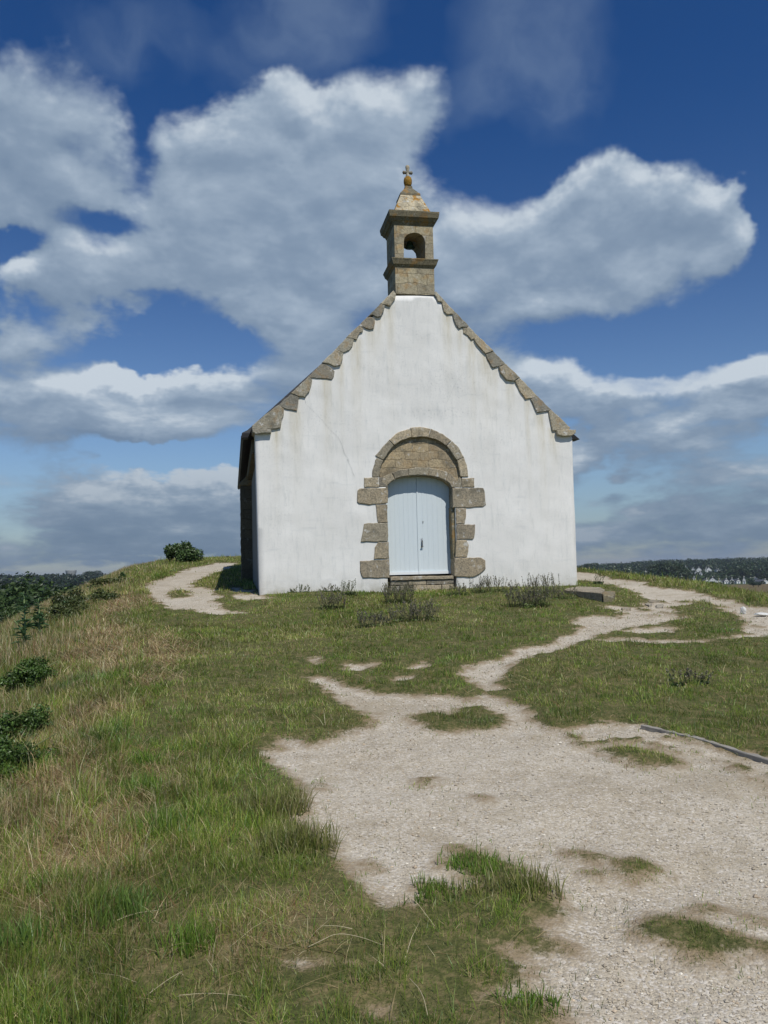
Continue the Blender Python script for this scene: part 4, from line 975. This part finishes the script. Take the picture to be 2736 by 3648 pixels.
leafy_clump('bramble_bush', 'dark green leafy clump low at the left edge of the photo, nearest on the bank', 'bush', 40, 2750, .60, .30, BR, 7000, .011, GB, 1)
leafy_clump('bramble_bush', 'shaded green clump on the bank just above the nearest leafy one', 'bush', 20, 2650, .62, .34, BR, 7000, .012, GB, 2)
leafy_clump('bramble_bush', 'dark green leafy hollow above the brown hay at the left', 'bush', 120, 2455, .62, .38, BR, 7000, .014, GB, 3)
leafy_clump('bramble_bush', 'olive bramble behind the tall thistle on the bank', 'bush', 235, 2215, 1.2, .42, [(.08, .11, .03), (.11, .13, .04)], 3000, .03, GB, 4)
leafy_clump('bramble_bush', 'dark bramble on the bank where the wood meets the grassy ridge', 'bush', 310, 2160, 1.5, .50, [(.05, .07, .022), (.08, .10, .03)], 3000, .035, GB, 5)
leafy_clump('bramble_bush', 'small scrubby bramble on the ridge below the lone bush', 'bush', 400, 2090, 1.3, .32, [(.08, .10, .03), (.11, .12, .045)], 2200, .035, GB, 6)

# thistles: tall pale green stems with side leaves
def make_thistle(px, py_top, py_base, Y, label, seed):
    rnd = random.Random(seed); p = at_dist(px, py_base, Y); zt = at_dist(px, py_top, Y)[2]; z0 = min(float(H(p[0], p[1])), p[2]); h = zt - z0
    o = empty('thistle', (p[0], p[1], z0)); tag(o, label, 'thistle', 'thistles on the left bank')
    link('stem', tube_mesh('stem', [[((0, 0, -.05), .018), ((.02, 0, h * .5), .014), ((.0, 0, h), .006)], [((.01, 0, h * .45), .01), ((.12, .03, h * .62), .006)], [((.01, 0, h * .4), .01), ((-.13, .0, h * .58), .006)]]), flat_mat('pale_stem', (.16, .22, .09)), o)
    V = []; Fc = []
    for k in range(84):
        f = rnd.uniform(.25, 1.0); a = rnd.uniform(0, 6.28); L = .20 * (1.15 - f * .75) * rnd.uniform(.7, 1.2); b = Vector((0, 0, h * f)); d = Vector((math.cos(a), math.sin(a), rnd.uniform(.1, .9))).normalized(); s_ = d.cross(Vector((0, 0, 1))).normalized() * L * .17
        i = len(V); V += [tuple(b), tuple(b + d * L * .5 + s_), tuple(b + d * L - Vector((0, 0, L * .25))), tuple(b + d * L * .5 - s_)]; Fc.append((i, i + 1, i + 2, i + 3))
    link('leaves', mesh_faces('leaves', V, Fc), leafy_mat('thistle_leaf', False, (.10, .19, .085)), o)
make_thistle(84, 2108, 2240, 11.5, 'tall pale green thistle at the left edge standing against the dark wood', 3)
make_thistle(137, 2132, 2210, 13.5, 'shorter pale green thistle right of the tallest one, against the dark wood', 4)
make_thistle(232, 2146, 2190, 16.5, 'low pale thistle on the bank where grass meets bramble', 5)
make_thistle(437, 2040, 2062, 26.0, 'bright green thistle on the ridge below the lone bush', 6)

# flowering weeds: thin dark spikes from a leafy foot
def make_spikes(px, py, w, h, n, label, dark, seed, group='dark flowering weeds along the facade'):
    p = G(np.array([float(px)]), np.array([float(py)]))[0]; x, y = p[0], p[1]; rnd = random.Random(seed)
    if footprint(np.array([x]), np.array([y]))[0]:
        q = C0 - NV * .12; dd = rays(float(px), float(py)); o_ = np.array([0, 0, EYE]); tt = ((q - o_) @ NV) / (dd @ NV); p = o_ + dd * tt; x, y = p[0], p[1]
    o = empty('flowering_weed', (x, y, float(H(x, y)) - .01)); tag(o, label, 'weed', group)
    ch = []; buds = []; 
    for k in range(n):
        a = rnd.uniform(0, 6.28); r = rnd.uniform(0, 1) ** .7 * w * .45; hh = h * rnd.uniform(.5, 1.05); l = rnd.uniform(.0, .35)
        b = Vector((math.cos(a) * r, math.sin(a) * r * .6, 0)); d = Vector((math.cos(a) * l, math.sin(a) * l, 1)).normalized(); bend = Vector((rnd.uniform(-.06, .06), 0, 0))
        pts = [b, b + d * hh * .5, b + d * hh * .8 + bend * .6, b + d * hh + bend]
        ch.append([(tuple(q), .0042 - .0009 * i) for i, q in enumerate(pts)])
        for j in range(9):
            f = .55 + .45 * j / 8; c = pts[1].lerp(pts[3], (f - .5) * 2) + Vector((rnd.uniform(-.012, .012), rnd.uniform(-.012, .012), 0)); buds.append((c.x, c.y, c.z, .009, .009, .013))
    link('stems', tube_mesh('stems', ch, 4), flat_mat('weed_stem', (.13, .14, .07) if dark else (.12, .15, .05)), o)
    tn = [(.17, .14, .14), (.15, .16, .08), (.24, .21, .12)] if seed % 2 else [(.13, .11, .13), (.12, .13, .07), (.19, .17, .10)] if dark else [(.10, .13, .05), (.16, .15, .08)]
    link('flower_spikes', leaf_cloud('flower_spikes', buds, len(buds) * 4, .0095, tn, seed=seed), M_LEAF, o)
    fb = [(rnd.uniform(-.4, .4) * w, rnd.uniform(-.25, .25) * w, h * .1, w * .16, w * .12, h * .16) for _ in range(8)]
    link('foliage', leaf_cloud('foliage', fb, int(350 + 600 * w), .016, [(.045, .085, .02), (.07, .11, .03), (.06, .07, .04)] if not dark else [(.11, .17, .035), (.14, .18, .05), (.13, .13, .07)], seed=seed + 1, shell=.05), M_LEAF, o)
SP = [(1236, 2122, .42, .34, 16, 'bushy green weed against the white wall left of the doorstep', False), (1190, 2172, .50, .36, 60, 'dark purplish weed in the lawn left of the doorstep, below the green one', True),
      (1388, 2122, .22, .30, 10, 'thin dark spikes at the left end of the doorstep', True), (1420, 2150, .55, .38, 70, 'dense dark purple weed in front of the left half of the doorstep', True),
      (1455, 2108, .20, .24, 10, 'sparse spikes before the middle of the doorstep', True), (1632, 2122, .42, .28, 22, 'dark weed with spreading spikes at the right end of the doorstep', True),
      (1703, 2116, .34, .38, 22, 'upright dark spikes against the wall right of the doorstep', True), (1764, 2112, .46, .34, 26, 'second clump of upright spikes along the wall right of the doorstep', True),
      (1830, 2108, .18, .26, 7, 'a few thin spikes between the wall clumps on the right', True), (1925, 2118, .70, .42, 40, 'wide clump of tall dark spikes against the right half of the wall', True),
      (1885, 2165, .85, .40, 110, 'largest dark purple weed in the lawn right of the door', True), (1480, 2215, .75, .34, 80, 'dark flowering weed in the middle of the lawn below the doorstep', True),
      (1340, 2235, .55, .28, 45, 'low dark weed in the lawn left of centre', True), (2010, 2135, .5, .26, 22, 'thin brownish spikes near the right corner of the chapel', True),
      (2130, 2082, .25, .34, 8, 'few tall dry stalks beside the stone footing at the right corner', False), (1180, 2100, .5, .18, 14, 'wispy grass stalks against the lower left wall', False), (1060, 2108, .6, .20, 16, 'pale wispy stalks along the foot of the left wall', False),
      (2460, 2440, .4, .16, 14, 'faint weed standing in the right-hand lawn', False)]
for i, a in enumerate(SP): make_spikes(a[0], a[1], a[2], a[3], a[4], a[5], a[6], 100 + i)

# ------------------------------------------------------------------ things on the ground
M_SLAB = stone_mat('paving_granite', (.36, .33, .27), (.42, .36, .26), pale=.6, seed=44.0)
M_WHITE = flat_mat('white_quartz', (.62, .62, .58), .7, .3, .15, 8)
def ground_slab(name, pts, label, cat, group, m, up=.03, thick=.16, yoff=0.0):
    P = np.array(pts, float); W = G(P[:, 0], P[:, 1]); c = W.mean(0); o0 = (c[0], c[1], c[2])
    n = len(W); rnd = random.Random(int(P[0][0])); out = []
    for i in range(n):
        a, b = W[i], W[(i + 1) % n]
        for k in range(3): out.append(a + (b - a) * k / 3 + np.array([rnd.uniform(-.015, .015), rnd.uniform(-.015, .015), 0]))
    n = len(out); rings = []
    for s_, dz in ((1.0, -thick), (1.0, up - .02), (.93, up)): rings.append([((q[0] - c[0]) * s_, (q[1] - c[1]) * s_, (q[2] - c[2]) * (0.2 if dz > 0 else 1) + dz + rnd.uniform(-.006, .006)) for q in out])
    area = sum(out[i][0] * out[(i + 1) % n][1] - out[(i + 1) % n][0] * out[i][1] for i in range(n))
    if area < 0: rings = [r[::-1] for r in rings]
    o = rings_mesh(name, rings, m); o.location = o0; tag(o, label, cat, group); return o
ground_slab('footing_block', c7([(20, 480), (130, 430), (320, 463), (350, 495), (325, 560), (130, 512)]), 'pale granite footing slab jutting from the right corner of the chapel', 'footing stone', None, M_SLAB, .10, .3)
ground_slab('footing_block', c7([(312, 500), (345, 490), (432, 496), (426, 562), (332, 562)]), 'small squared grey block at the end of the footing slab', 'footing stone', None, M_CORN, .10, .3)
FL = 'flat stones bedded in the right path'
for pts, lab in (([(700, 540), (760, 528), (790, 548), (740, 560), (700, 556)], 'flat stone in the path nearest the grass tongue beside the footing'), ([(665, 566), (700, 560), (735, 578), (700, 588)], 'small flat stone touching the tip of the grass tongue'),
                 ([(760, 575), (820, 573), (815, 592), (768, 592)], 'flat stone in the middle of the right path'), ([(410, 630), (520, 625), (540, 640), (430, 646)], 'long flat stone set in the lawn edge below the footing'),
                 ([(480, 598), (560, 599), (552, 613), (490, 613)], 'narrow flat stone between footing grass and path'), ([(1295, 766), (1390, 770), (1400, 783), (1300, 777)], 'long pale flat stone in the turf of the right fork')):
    ground_slab('flat_stone', c7(pts), lab, 'stone', FL, M_SLAB, .012, .1)
def rock(px, py, w, h, label, m, seed, group=None, flatten=1.0):
    p = G(np.array([float(px)]), np.array([float(py)]))[0]; rnd = random.Random(seed); bm = bmesh.new(); bmesh.ops.create_icosphere(bm, subdivisions=3, radius=1)
    for v in bm.verts:
        f = 1 + .35 * float(fbm(np.array([v.co.x * 1.3 + v.co.z + seed]), np.array([v.co.y * 1.3 - v.co.z * .7]), seed, 3)[0]) * 2 + rnd.uniform(-.02, .02); v.co = Vector((v.co.x * w / 2 * f, v.co.y * w * .35 * f, v.co.z * h / 2 * f))
    me = bpy.data.meshes.new('rock'); bm.to_mesh(me); bm.free(); o = link('rock', me, m); o.location = (p[0], p[1], p[2] + h * .28); o.rotation_euler = (0, 0, rnd.uniform(-.4, .4)); tag(o, label, 'rock', group); return o
rock(2648, 2184, .09, .12, 'small upright white stone on the right path', M_WHITE, 1, 'white stones on the right path')
rock(2712, 2192, .22, .05, 'flat white stone at the right edge of the photo on the path', M_WHITE, 2, 'white stones on the right path')

def build_edging():
    mt, t, out = mat('weathered_timber'); oc = t.n('ShaderNodeTexCoord').outputs['Object']
    n = t.noise(t.v('MULTIPLY', oc, (1.0, 14, 14)), 5, 5, .7); principled(t, out, t.mix(n, (.20, .18, .15), (.40, .38, .33)), .85, n, .5, .006, .2)
    P = G(np.array([2290., 2400., 2512., 2640., 2900.]), np.array([2588., 2609., 2641., 2681., 2762.]))
    segs = [(P[0], P[2] * .98 + P[0] * .02, 'far'), (P[2], P[4], 'near')]
    labs = {'far': 'far length of grey timber edging between lawn and gravel', 'near': 'near length of grey timber edging running out of the photo on the right'}
    for a, b, k in segs:
        d = b - a; L = np.linalg.norm(d[:2]); az = math.atan2(d[1], d[0]); n = 14; rings = []; rnd = random.Random(3)
        for i in range(n + 1):
            f = i / n; x = L * f; z = .8 * (float(H(b[0], b[1])) - a[2]) * f + .2 * (float(H(a[0] + d[0] * f, a[1] + d[1] * f)) - a[2]) + .004; j = rnd.uniform(-.006, .006)
            rings.append([(x, -.017 + j, z - .10), (x, .017 + j, z - .10), (x, .018 + j, z + .006), (x, .014 + j, z + .010 + j), (x, -.014 + j, z + .010 - j * .5), (x, -.018 + j, z + .006)])
        o = rings_mesh('timber_edging', rings, mt); o.location = tuple(a); o.rotation_euler = (0, 0, az); tag(o, labs[k], 'edging', 'timber edging of the lawn')
build_edging()

# long bleached stalks lying in the foreground grass
M_STALK = flat_mat('bleached_stalk', (.48, .42, .27), .7, .2, .2, 30)
def stalk(pts, label, lift, r=.0035, group='bleached stalks in the foreground grass'):
    P = np.array(pts, float); W = G(P[:, 0], P[:, 1]); lift = np.array(lift)
    for _ in range(3):
        q = np.concatenate([W, lift[:, None]], 1); m_ = []
        for a, b in zip(q[:-1], q[1:]): m_ += [a * .75 + b * .25, a * .25 + b * .75]
        q = np.array([q[0]] + m_ + [q[-1]]); W = q[:, :3]; lift = q[:, 3]
    r *= .42; o = W[0].copy(); ch = []
    for i, q in enumerate(W): ch.append(((q[0] - o[0], q[1] - o[1], q[2] - o[2] + lift[i]), r * (1 - .6 * i / len(W))))
    s_ = link('dry_stalk', tube_mesh('dry_stalk', [ch], 5), M_STALK); s_.location = tuple(o); tag(s_, label, 'stalk', group)
stalk(c5([(325, 905), (410, 890), (500, 870), (640, 885), (790, 900)]), 'long arched bleached stalk across the bottom centre grass', [.02, .035, .05, .045, .02])
stalk(c5([(590, 812), (500, 800), (400, 795)]), 'short white stalk just above the long arched one', [.03, .035, .03])
stalk(c5([(1040, 1330), (1005, 1230), (930, 1150)]), 'bent pale stalk at the bottom edge right of centre', [.02, .05, .05], .003)
stalk(c4([(870, 1210), (1000, 1130), (1080, 1085)]), 'slanting straw in the bottom left grass', [.03, .04, .04], .003)
stalk(c4([(1060, 1212), (1250, 1205), (1480, 1222)]), 'long flat straw low in the grass near the bottom edge', [.03, .035, .03], .003)
stalk(c4([(330, 460), (400, 350), (430, 310)]), 'upright leaning straw in the hay at the left', [.03, .06, .09], .003)
stalk(c4([(690, 760), (800, 730), (940, 715)]), 'dark knotted straw left of the tall blue-green tuft', [.03, .04, .04], .004)
stalk(c6([(660, 815), (740, 822), (820, 832)]), 'thin straw on the gravel pointing at the large right grass patch', [.006, .008, .006], .002)

# coarse blue-green grass tufts
def tuft(px, py, w, h, n, label, tones, seed, group='coarse grass tufts on the left'):
    global RNG
    keep = RNG; RNG = np.random.default_rng(seed)
    p = G(np.array([float(px)]), np.array([float(py)]))[0]
    x = p[0] + np.clip(RNG.normal(0, w * .24, n), -w * .45, w * .45); y = p[1] + np.clip(RNG.normal(0, w * .18, n), -w * .35, w * .35)
    k = gravel_field(x, y) < .03; x, y = x[k], y[k]; n = len(x)
    me = blades('grass_tuft', x, y, h * RNG.uniform(.5, 1.1, n), np.full(n, .0048 * max(1, p[1] / 4)), np.clip(RNG.normal(.35, .2, n), 0, 1), pick(np.array(tones), [1] * len(tones), n))
    co = np.empty(len(me.vertices) * 3, np.float32); me.vertices.foreach_get('co', co); co = co.reshape(-1, 3) - np.array([p[0], p[1], p[2]], np.float32); me.vertices.foreach_set('co', co.ravel()); me.update()
    o = link('grass_tuft', me, M_GRASS); o.location = tuple(p); tag(o, label, 'grass tuft', group); RNG = keep
BG = [(.13, .225, .045), (.11, .19, .045), (.17, .26, .05)]; GG = [(.15, .26, .03), (.19, .29, .045), (.11, .20, .03)]
OG = [(.22, .24, .06), (.15, .18, .035), (.30, .27, .12)]
tuft(*c4([(700, 700)])[0], .42, .15, 420, 'broad bluish green tuft in the lower left foreground', BG, 1)
tuft(*c4([(980, 190)])[0], .32, .15, 320, 'bluish green tuft above the lower left foreground one, nearer the gravel', BG, 2)
tuft(*c1([(740, 960)])[0], .34, .16, 320, 'vivid green tuft beside the brown hay at the left', GG, 3)
tuft(*c1([(780, 800)])[0], .24, .13, 200, 'narrow green tuft directly above the vivid one', GG, 4)
tuft(*c4([(300, 540)])[0], .30, .13, 300, 'yellow green tuft in the hay at the lower left', GG, 5)
tuft(*c4([(90, 900)])[0], .26, .15, 260, 'tall blades at the left edge near the bottom corner', BG, 6)
tuft(*c4([(1140, 900)])[0], .22, .13, 200, 'fresh green tuft in the bottom grass left of centre', GG, 7)
tuft(*c5([(260, 300)])[0], .40, .17, 520, 'tall olive tuft leaning over the gravel edge, left of centre', OG, 8)
tuft(*c5([(160, 80)])[0], .50, .17, 620, 'large olive tuft above the leaning one on the gravel edge', OG, 9)
tuft(*c5([(1070, 560)])[0], .34, .065, 320, 'spiky green tuft at the tip of the central grass tongue', GG, 10)
tuft(*c5([(1250, 560)])[0], .40, .08, 260, 'low tuft between the gravel bays in the foreground', OG, 11)
tuft(*c5([(1330, 410)])[0], .42, .07, 520, 'dense low tuft where the grass tongue meets the gravel, right of centre', GG, 12)
tuft(*c5([(1610, 560)])[0], .30, .14, 220, 'tuft with pale dry blades on the right end of the central grass', OG, 13)
tuft(*c6([(190, 1270)])[0], .26, .06, 220, 'broad bladed rosette of grass at the bottom edge right of centre', GG, 14)
tuft(*c1([(560, 440)])[0], .5, .14, 300, 'yellowish tuft between the two bands of hay on the left', OG, 15)
tuft(*c1([(90, 850)])[0], .5, .14, 520, 'bright grass fringe below the nearest dark leafy clump', GG, 16)

# ------------------------------------------------------------------ far country
def far_crowns(name, label, cells, tones, seed, leaf=1.3, per=34):
    r = np.random.default_rng(seed); blobs = []
    for x, y, s in cells:
        z = float(H(x, y)); blobs.append((x, y, z + s * .75, s, s, s * .8))
    B = np.array(blobs); me = leaf_cloud(name, B, len(B) * per, leaf, tones, seed=seed, shell=.55, aspect=.8)
    o = link(name, me, M_LEAF); tag(o, label, 'wood', kind='stuff'); return o
def cells(a0, a1, r0, r1, n, seed, smin, smax, ok=lambda x, y: True):
    r = random.Random(seed); out = []
    while len(out) < n:
        a = r.uniform(a0, a1); d = (r0 ** .9 + r.uniform(0, 1) * (r1 ** .9 - r0 ** .9)) ** (1 / .9); x, y = math.sin(a) * d, math.cos(a) * d
        if ok(x, y): out.append((x, y, r.uniform(smin, smax)))
    return out
DK = [(.014, .028, .013), (.018, .035, .014), (.024, .042, .016)]
LWL = 'dark unbroken wood on the rise left of the mound'
LW = cells(-.80, -.12, 100, 260, 330, 1, 3.6, 5.6)
far_crowns('left_wood', 'near fringe of the dark wood below the left bank', LW, [(.026, .046, .018), (.034, .058, .02), (.020, .036, .015)], 21, .45, 170)
far_crowns('distant_wood', LWL, cells(-.72, -.10, 260, 560, 1100, 2, 4.5, 7.0) + cells(-.72, -.10, 560, 1080, 2600, 3, 5.0, 8.5), DK, 23, 1.2, 52)
HOUSES = [  # px of gable centre, py of its foot, width, height in photo pixels, turn, kind, label
 (2448, 2040, 17, 18, .1, 'g', 'tallest white gabled house on the wooded slope'), (2458, 2052, 18, 12, .6, 'g', 'white house in front of the tallest gable, roof side showing'), (2473, 2037, 9, 10, -.2, 'g', 'tiny white gable right of the tallest house on the slope'),
 (2494, 2039, 14, 13, .15, 'g', 'middle white gable of the row on the wooded slope'), (2482, 2047, 8, 8, .3, 'g', 'small dim gable below and between the slope houses'), (2499, 2049, 8, 8, .1, 'g', 'small white house just under the middle slope gable'),
 (2529, 2038, 14, 12, .2, 'g', 'rightmost white gable of the slope row'), (2520, 2036, 8, 10, -.2, 'g', 'narrow gable touching the rightmost slope house'), (2380, 2037, 9, 8, .5, 'g', 'dim house half hidden in the dark trees, left one'),
 (2394, 2036, 10, 8, -.4, 'g', 'dim house half hidden in the dark trees, right one'), (2559, 2036, 11, 4, .9, 'g', 'faint low house alone in the wood at the right'), (2304, 2038, 8, 7, .2, 'g', 'small white gable at the left end of the long pale roof'),
 (2475, 2068, 8, 8, .3, 'g', 'small gable peeping over the grassy verge'), (2518, 2079, 13, 11, .75, 'g', 'slanting white gable at the left end of the lower row'), (2547, 2083, 24, 19, .05, 'g', 'largest white gable in the lower row of houses'),
 (2570, 2082, 17, 12, -.1, 'g', 'second gable in the lower row, right of the largest'), (2590, 2080, 13, 12, .5, 'g', 'third house of the lower row with lit side'), (2612, 2080, 13, 13, .2, 'g', 'fourth house of the lower row with white chimney end'),
 (2629, 2079, 13, 10, 1.1, 'g', 'grey roofed house side-on in the lower row'), (2654, 2080, 8, 17, .1, 'g', 'tall narrow white gable end in the lower row'), (2676, 2069, 8, 5, .3, 'g', 'small white house above the dark shrubs on the right'),
 (2696, 2071, 12, 8, -.4, 'g', 'white house above the dark shrubs, right of the small one'), (2722, 2080, 26, 9, 1.2, 'g', 'long grey roof at the right edge of the photo')]
MW = flat_mat('white_render', (.74, .75, .72), .9, .1, .1, .5); MR = flat_mat('slate', (.075, .078, .09), .7, .3, .2, .6); MC = flat_mat('chimney_render', (.55, .53, .48), .9); MG = flat_mat('window_glass', (.05, .06, .08), .2, .5); MDoor = flat_mat('house_door', (.12, .16, .22), .6)
def make_house(px, py, wpx, hpx, turn, label, long=False):
    p = G(np.array([float(px)]), np.array([float(py)]), t0=150.0)[0]; Y = p[1]; w = wpx / FPX * Y * 1.18; h = hpx / FPX * Y * 1.12; L = w * 1.3; turn = turn * .6 - math.atan2(p[0], p[1])
    o = empty('house', (p[0], p[1] + L / 2, p[2] + .9), turn); tag(o, label, 'house', 'white houses of the village')
    he = h * .48; pts = [(-w / 2, -2.5), (w / 2, -2.5), (w / 2, he), (0, h), (-w / 2, he)]
    wl = extrude_poly('wall', pts, -L / 2, L / 2, MW, o)
    for sg in (-1, 1):
        a = (sg * (w / 2 + .25), he - .25); b = (0, h + .02); q = [a, b, (0, h + .28), (sg * (w / 2 + .35), he - .02)]
        rf = extrude_poly('roof', q, -L / 2 - .15, L / 2 + .15, MR, o)
    boxes_mesh('chimney', [(-.35, -L / 2 + .05, h - .3, .35, -L / 2 + .75, h + 1.0)], MC, o)
    for ux in (-.22, .22):
        boxes_mesh('window', [(ux * w - .28, -L / 2 - .03, he * .45, ux * w + .28, -L / 2 + .05, he * .45 + .75)], MG, o)
    boxes_mesh('window', [(-.22, -L / 2 - .03, he + (h - he) * .3, .22, -L / 2 + .05, he + (h - he) * .3 + .5)], MG, o)
    boxes_mesh('door', [(-.4, -L / 2 - .03, -1.0, .4, -L / 2 + .05, 1.0)], MDoor, o)
    return p
HP = [make_house(a[0], a[1], a[2], a[3], a[4], a[6]) for a in HOUSES]
# long pale building above the verge
def long_building():
    p = G(np.array([2328.]), np.array([2043.]), t0=150.0)[0]; Y = p[1]; w = 46 / FPX * Y; h = 8 / FPX * Y
    o = empty('long_building', (p[0], p[1], p[2])); tag(o, 'long low pale roofed building seen over the verge right of the chapel', 'building')
    boxes_mesh('wall', [(-w / 2, 0, -1, w / 2, 8, h * .55)], MW, o)
    extrude_poly('roof', [(-w / 2 - .3, h * .55), (w / 2 + .3, h * .55), (w / 2 - 1.5, h), (-w / 2 + 1.5, h)], -.3, 8.3, flat_mat('pale_roof', (.42, .42, .40), .8), o)
    for k in (-.3, 0, .3): boxes_mesh('window', [(k * w - .8, -.04, h * .15, k * w + .8, .02, h * .42)], MG, o)
long_building()
HA = np.array([(math.atan2(q[0], q[1]), q[1], a[2] / 2 / FPX) for q, a in zip(HP, HOUSES)])
def clear_of_houses(x, y):
    d = HA[:, 1] - y; m = (np.abs(math.atan2(x, y) - HA[:, 0]) < HA[:, 2] + 7.5 / y) & (d > -25) & (d < 330)
    return not m.any()
def right_ok(x, y): return clear_of_houses(x, y) and sdf(np.array([x]), np.array([y]), FIELD, 60)[0] < -8
far_crowns('right_wood', 'long green wooded slope behind the village on the right', cells(.10, .68, 560, 1500, 3600, 4, 5.0, 8.0, right_ok), [(.020, .042, .016), (.028, .054, .018), (.036, .064, .020), (.018, .036, .016)], 22, 1.15, 58)

far_crowns('hedgerows', 'low hedges and gardens among the village houses', cells(.28, .50, 560, 1050, 900, 6, 1.2, 2.0, lambda x, y: sdf(np.array([x]), np.array([y]), FIELD, 60)[0] < 0), [(.028, .054, .018), (.036, .064, .020)], 25, .8, 26)
protos = []
def place_tree(px, top, Y, variant, label, group, widen=1.0):
    p = at_dist(px, 2050, Y); x, y = p[0], p[1]; z = float(H(x, y)); zt = at_dist(px, top, Y)[2]
    pr = protos[variant]; first = not pr.get('category')
    o = pr if first else copy_tree(pr)
    s_ = (zt - z) / 10.0; o.location = (x, y, z); o.scale = (s_ * widen, s_ * widen, s_); o.rotation_euler = (0, 0, random.uniform(0, 6.28))
    tag(o, label, 'tree', group); return o
protos.append(make_tree(0, 9.5, 10, 31, 15000, .17)); protos.append(make_tree(3, 8.5, 10, 32, 13000, .18)); protos.append(make_tree(2, 9, 10, 33, 15000, .16)); protos.append(make_tree(1, 9, 10, 34, 5000, .30))
GL = 'trees below the left bank'
for a in [(-40, 2090, 62, 0, 'mid green tree at the very left edge beyond the bank'), (38, 2084, 66, 0, 'broad green tree top at the left edge, tallest of those below the bank'), (98, 2098, 72, 1, 'darker tree just right of the broad green one at the left edge'),
          (20, 2150, 48, 2, 'bright green tree low at the left edge behind the thistle'), (75, 2175, 44, 2, 'yellow green low tree behind the tall thistle'), (-30, 2195, 40, 1, 'dark low tree at the left edge under the bright one'),
          (180, 2106, 84, 2, 'rounded mid green tree between the two thistles'), (232, 2122, 92, 1, 'dark tree right of the shorter thistle'), (150, 2150, 60, 1, 'dark tree between thistles, lower one'),
          (285, 2118, 105, 0, 'tree top just left of the ridge with seed heads'), (330, 2108, 130, 1, 'dark tree top touching the grassy ridge')]:
    place_tree(*a[:4], a[4], GL)
GR = 'dark trees near the village'
for a in [(2368, 2004, 620, 3, 'dark tree left end of the clump beside the slope houses'), (2388, 2002, 600, 3, 'tallest dark tree of the clump beside the slope houses'), (2408, 2005, 610, 3, 'dark tree in the middle right of the clump beside the slope houses'), (2424, 2012, 640, 3, 'dark tree right end of the clump, next to the tallest house'),
          (2330, 2008, 900, 3, 'roundish tree on the skyline above the long building'), (2442, 2003, 1150, 3, 'round tree on the skyline above the tallest slope house'), (2105, 2004, 900, 3, 'small lone tree on the skyline right beside the chapel'),
          (2620, 2024, 760, 3, 'dark tree in the wood above the lower row, left one'), (2645, 2022, 760, 3, 'dark tree in the wood above the lower row, right one'), (2682, 2072, 560, 3, 'low dark tree in front of the houses at the right'), (2700, 2073, 560, 3, 'low dark tree beside the one in front of the right-hand houses'),
          (331, 2032, 1020, 3, 'umbrella shaped tree alone on the left skyline')]:
    place_tree(*a[:4], a[4], GR if a[0] > 2000 else None, 1.7 if a[0] > 2600 or a[0] < 400 else 1.4)
def water_tower():
    Y = 980.; p = at_dist(253, 2046, Y); zt = at_dist(253, 2031.5, Y)[2]; z = float(H(p[0], p[1])); hh = zt - z; r1 = 19 / FPX * Y; r0 = r1 * .74
    o = empty('water_tower', (p[0], p[1], z)); tag(o, 'pale grey concrete water tower rising over the left wood', 'water tower')
    mc = flat_mat('pale_concrete', (.34, .35, .34), .9, .2, .1, .4); A = np.linspace(0, 2 * math.pi, 33)[:-1]
    rings_mesh('shaft', [[(r0 * .8 * math.cos(a), r0 * .8 * math.sin(a), q) for a in A] for q in (-1, hh * .5)], mc, o)
    rings_mesh('tank', [[(r * math.cos(a), r * math.sin(a), q) for a in A] for q, r in ((hh * .45, r0), (hh * .95, r1), (hh, r1))], mc, o, smooth=False)
water_tower()
# scrub in the brown field at the far right
leafy_clump('field_bush', 'dark bush at the edge of the brown field, right edge of the photo', 'bush', 2726, 2112, 6.5, 4.0, DK, 1800, .35, None, 8, Y=150.0)

# ------------------------------------------------------------------ air
def build_haze():
    m, t, out = mat('thin_sea_haze')
    v = t.n('ShaderNodeVolumePrincipled', {'Color': (.80, .88, 1.0, 1), 'Density': .00012, 'Anisotropy': .2}); t.t.links.new(v.outputs[0], out.inputs['Volume'])
    o = boxes_mesh('haze', [(-6800, -6800, -32, 6800, 6800, 34)], m); tag(o, 'thin blue sea haze in the far air', 'haze', kind='stuff')
build_haze()
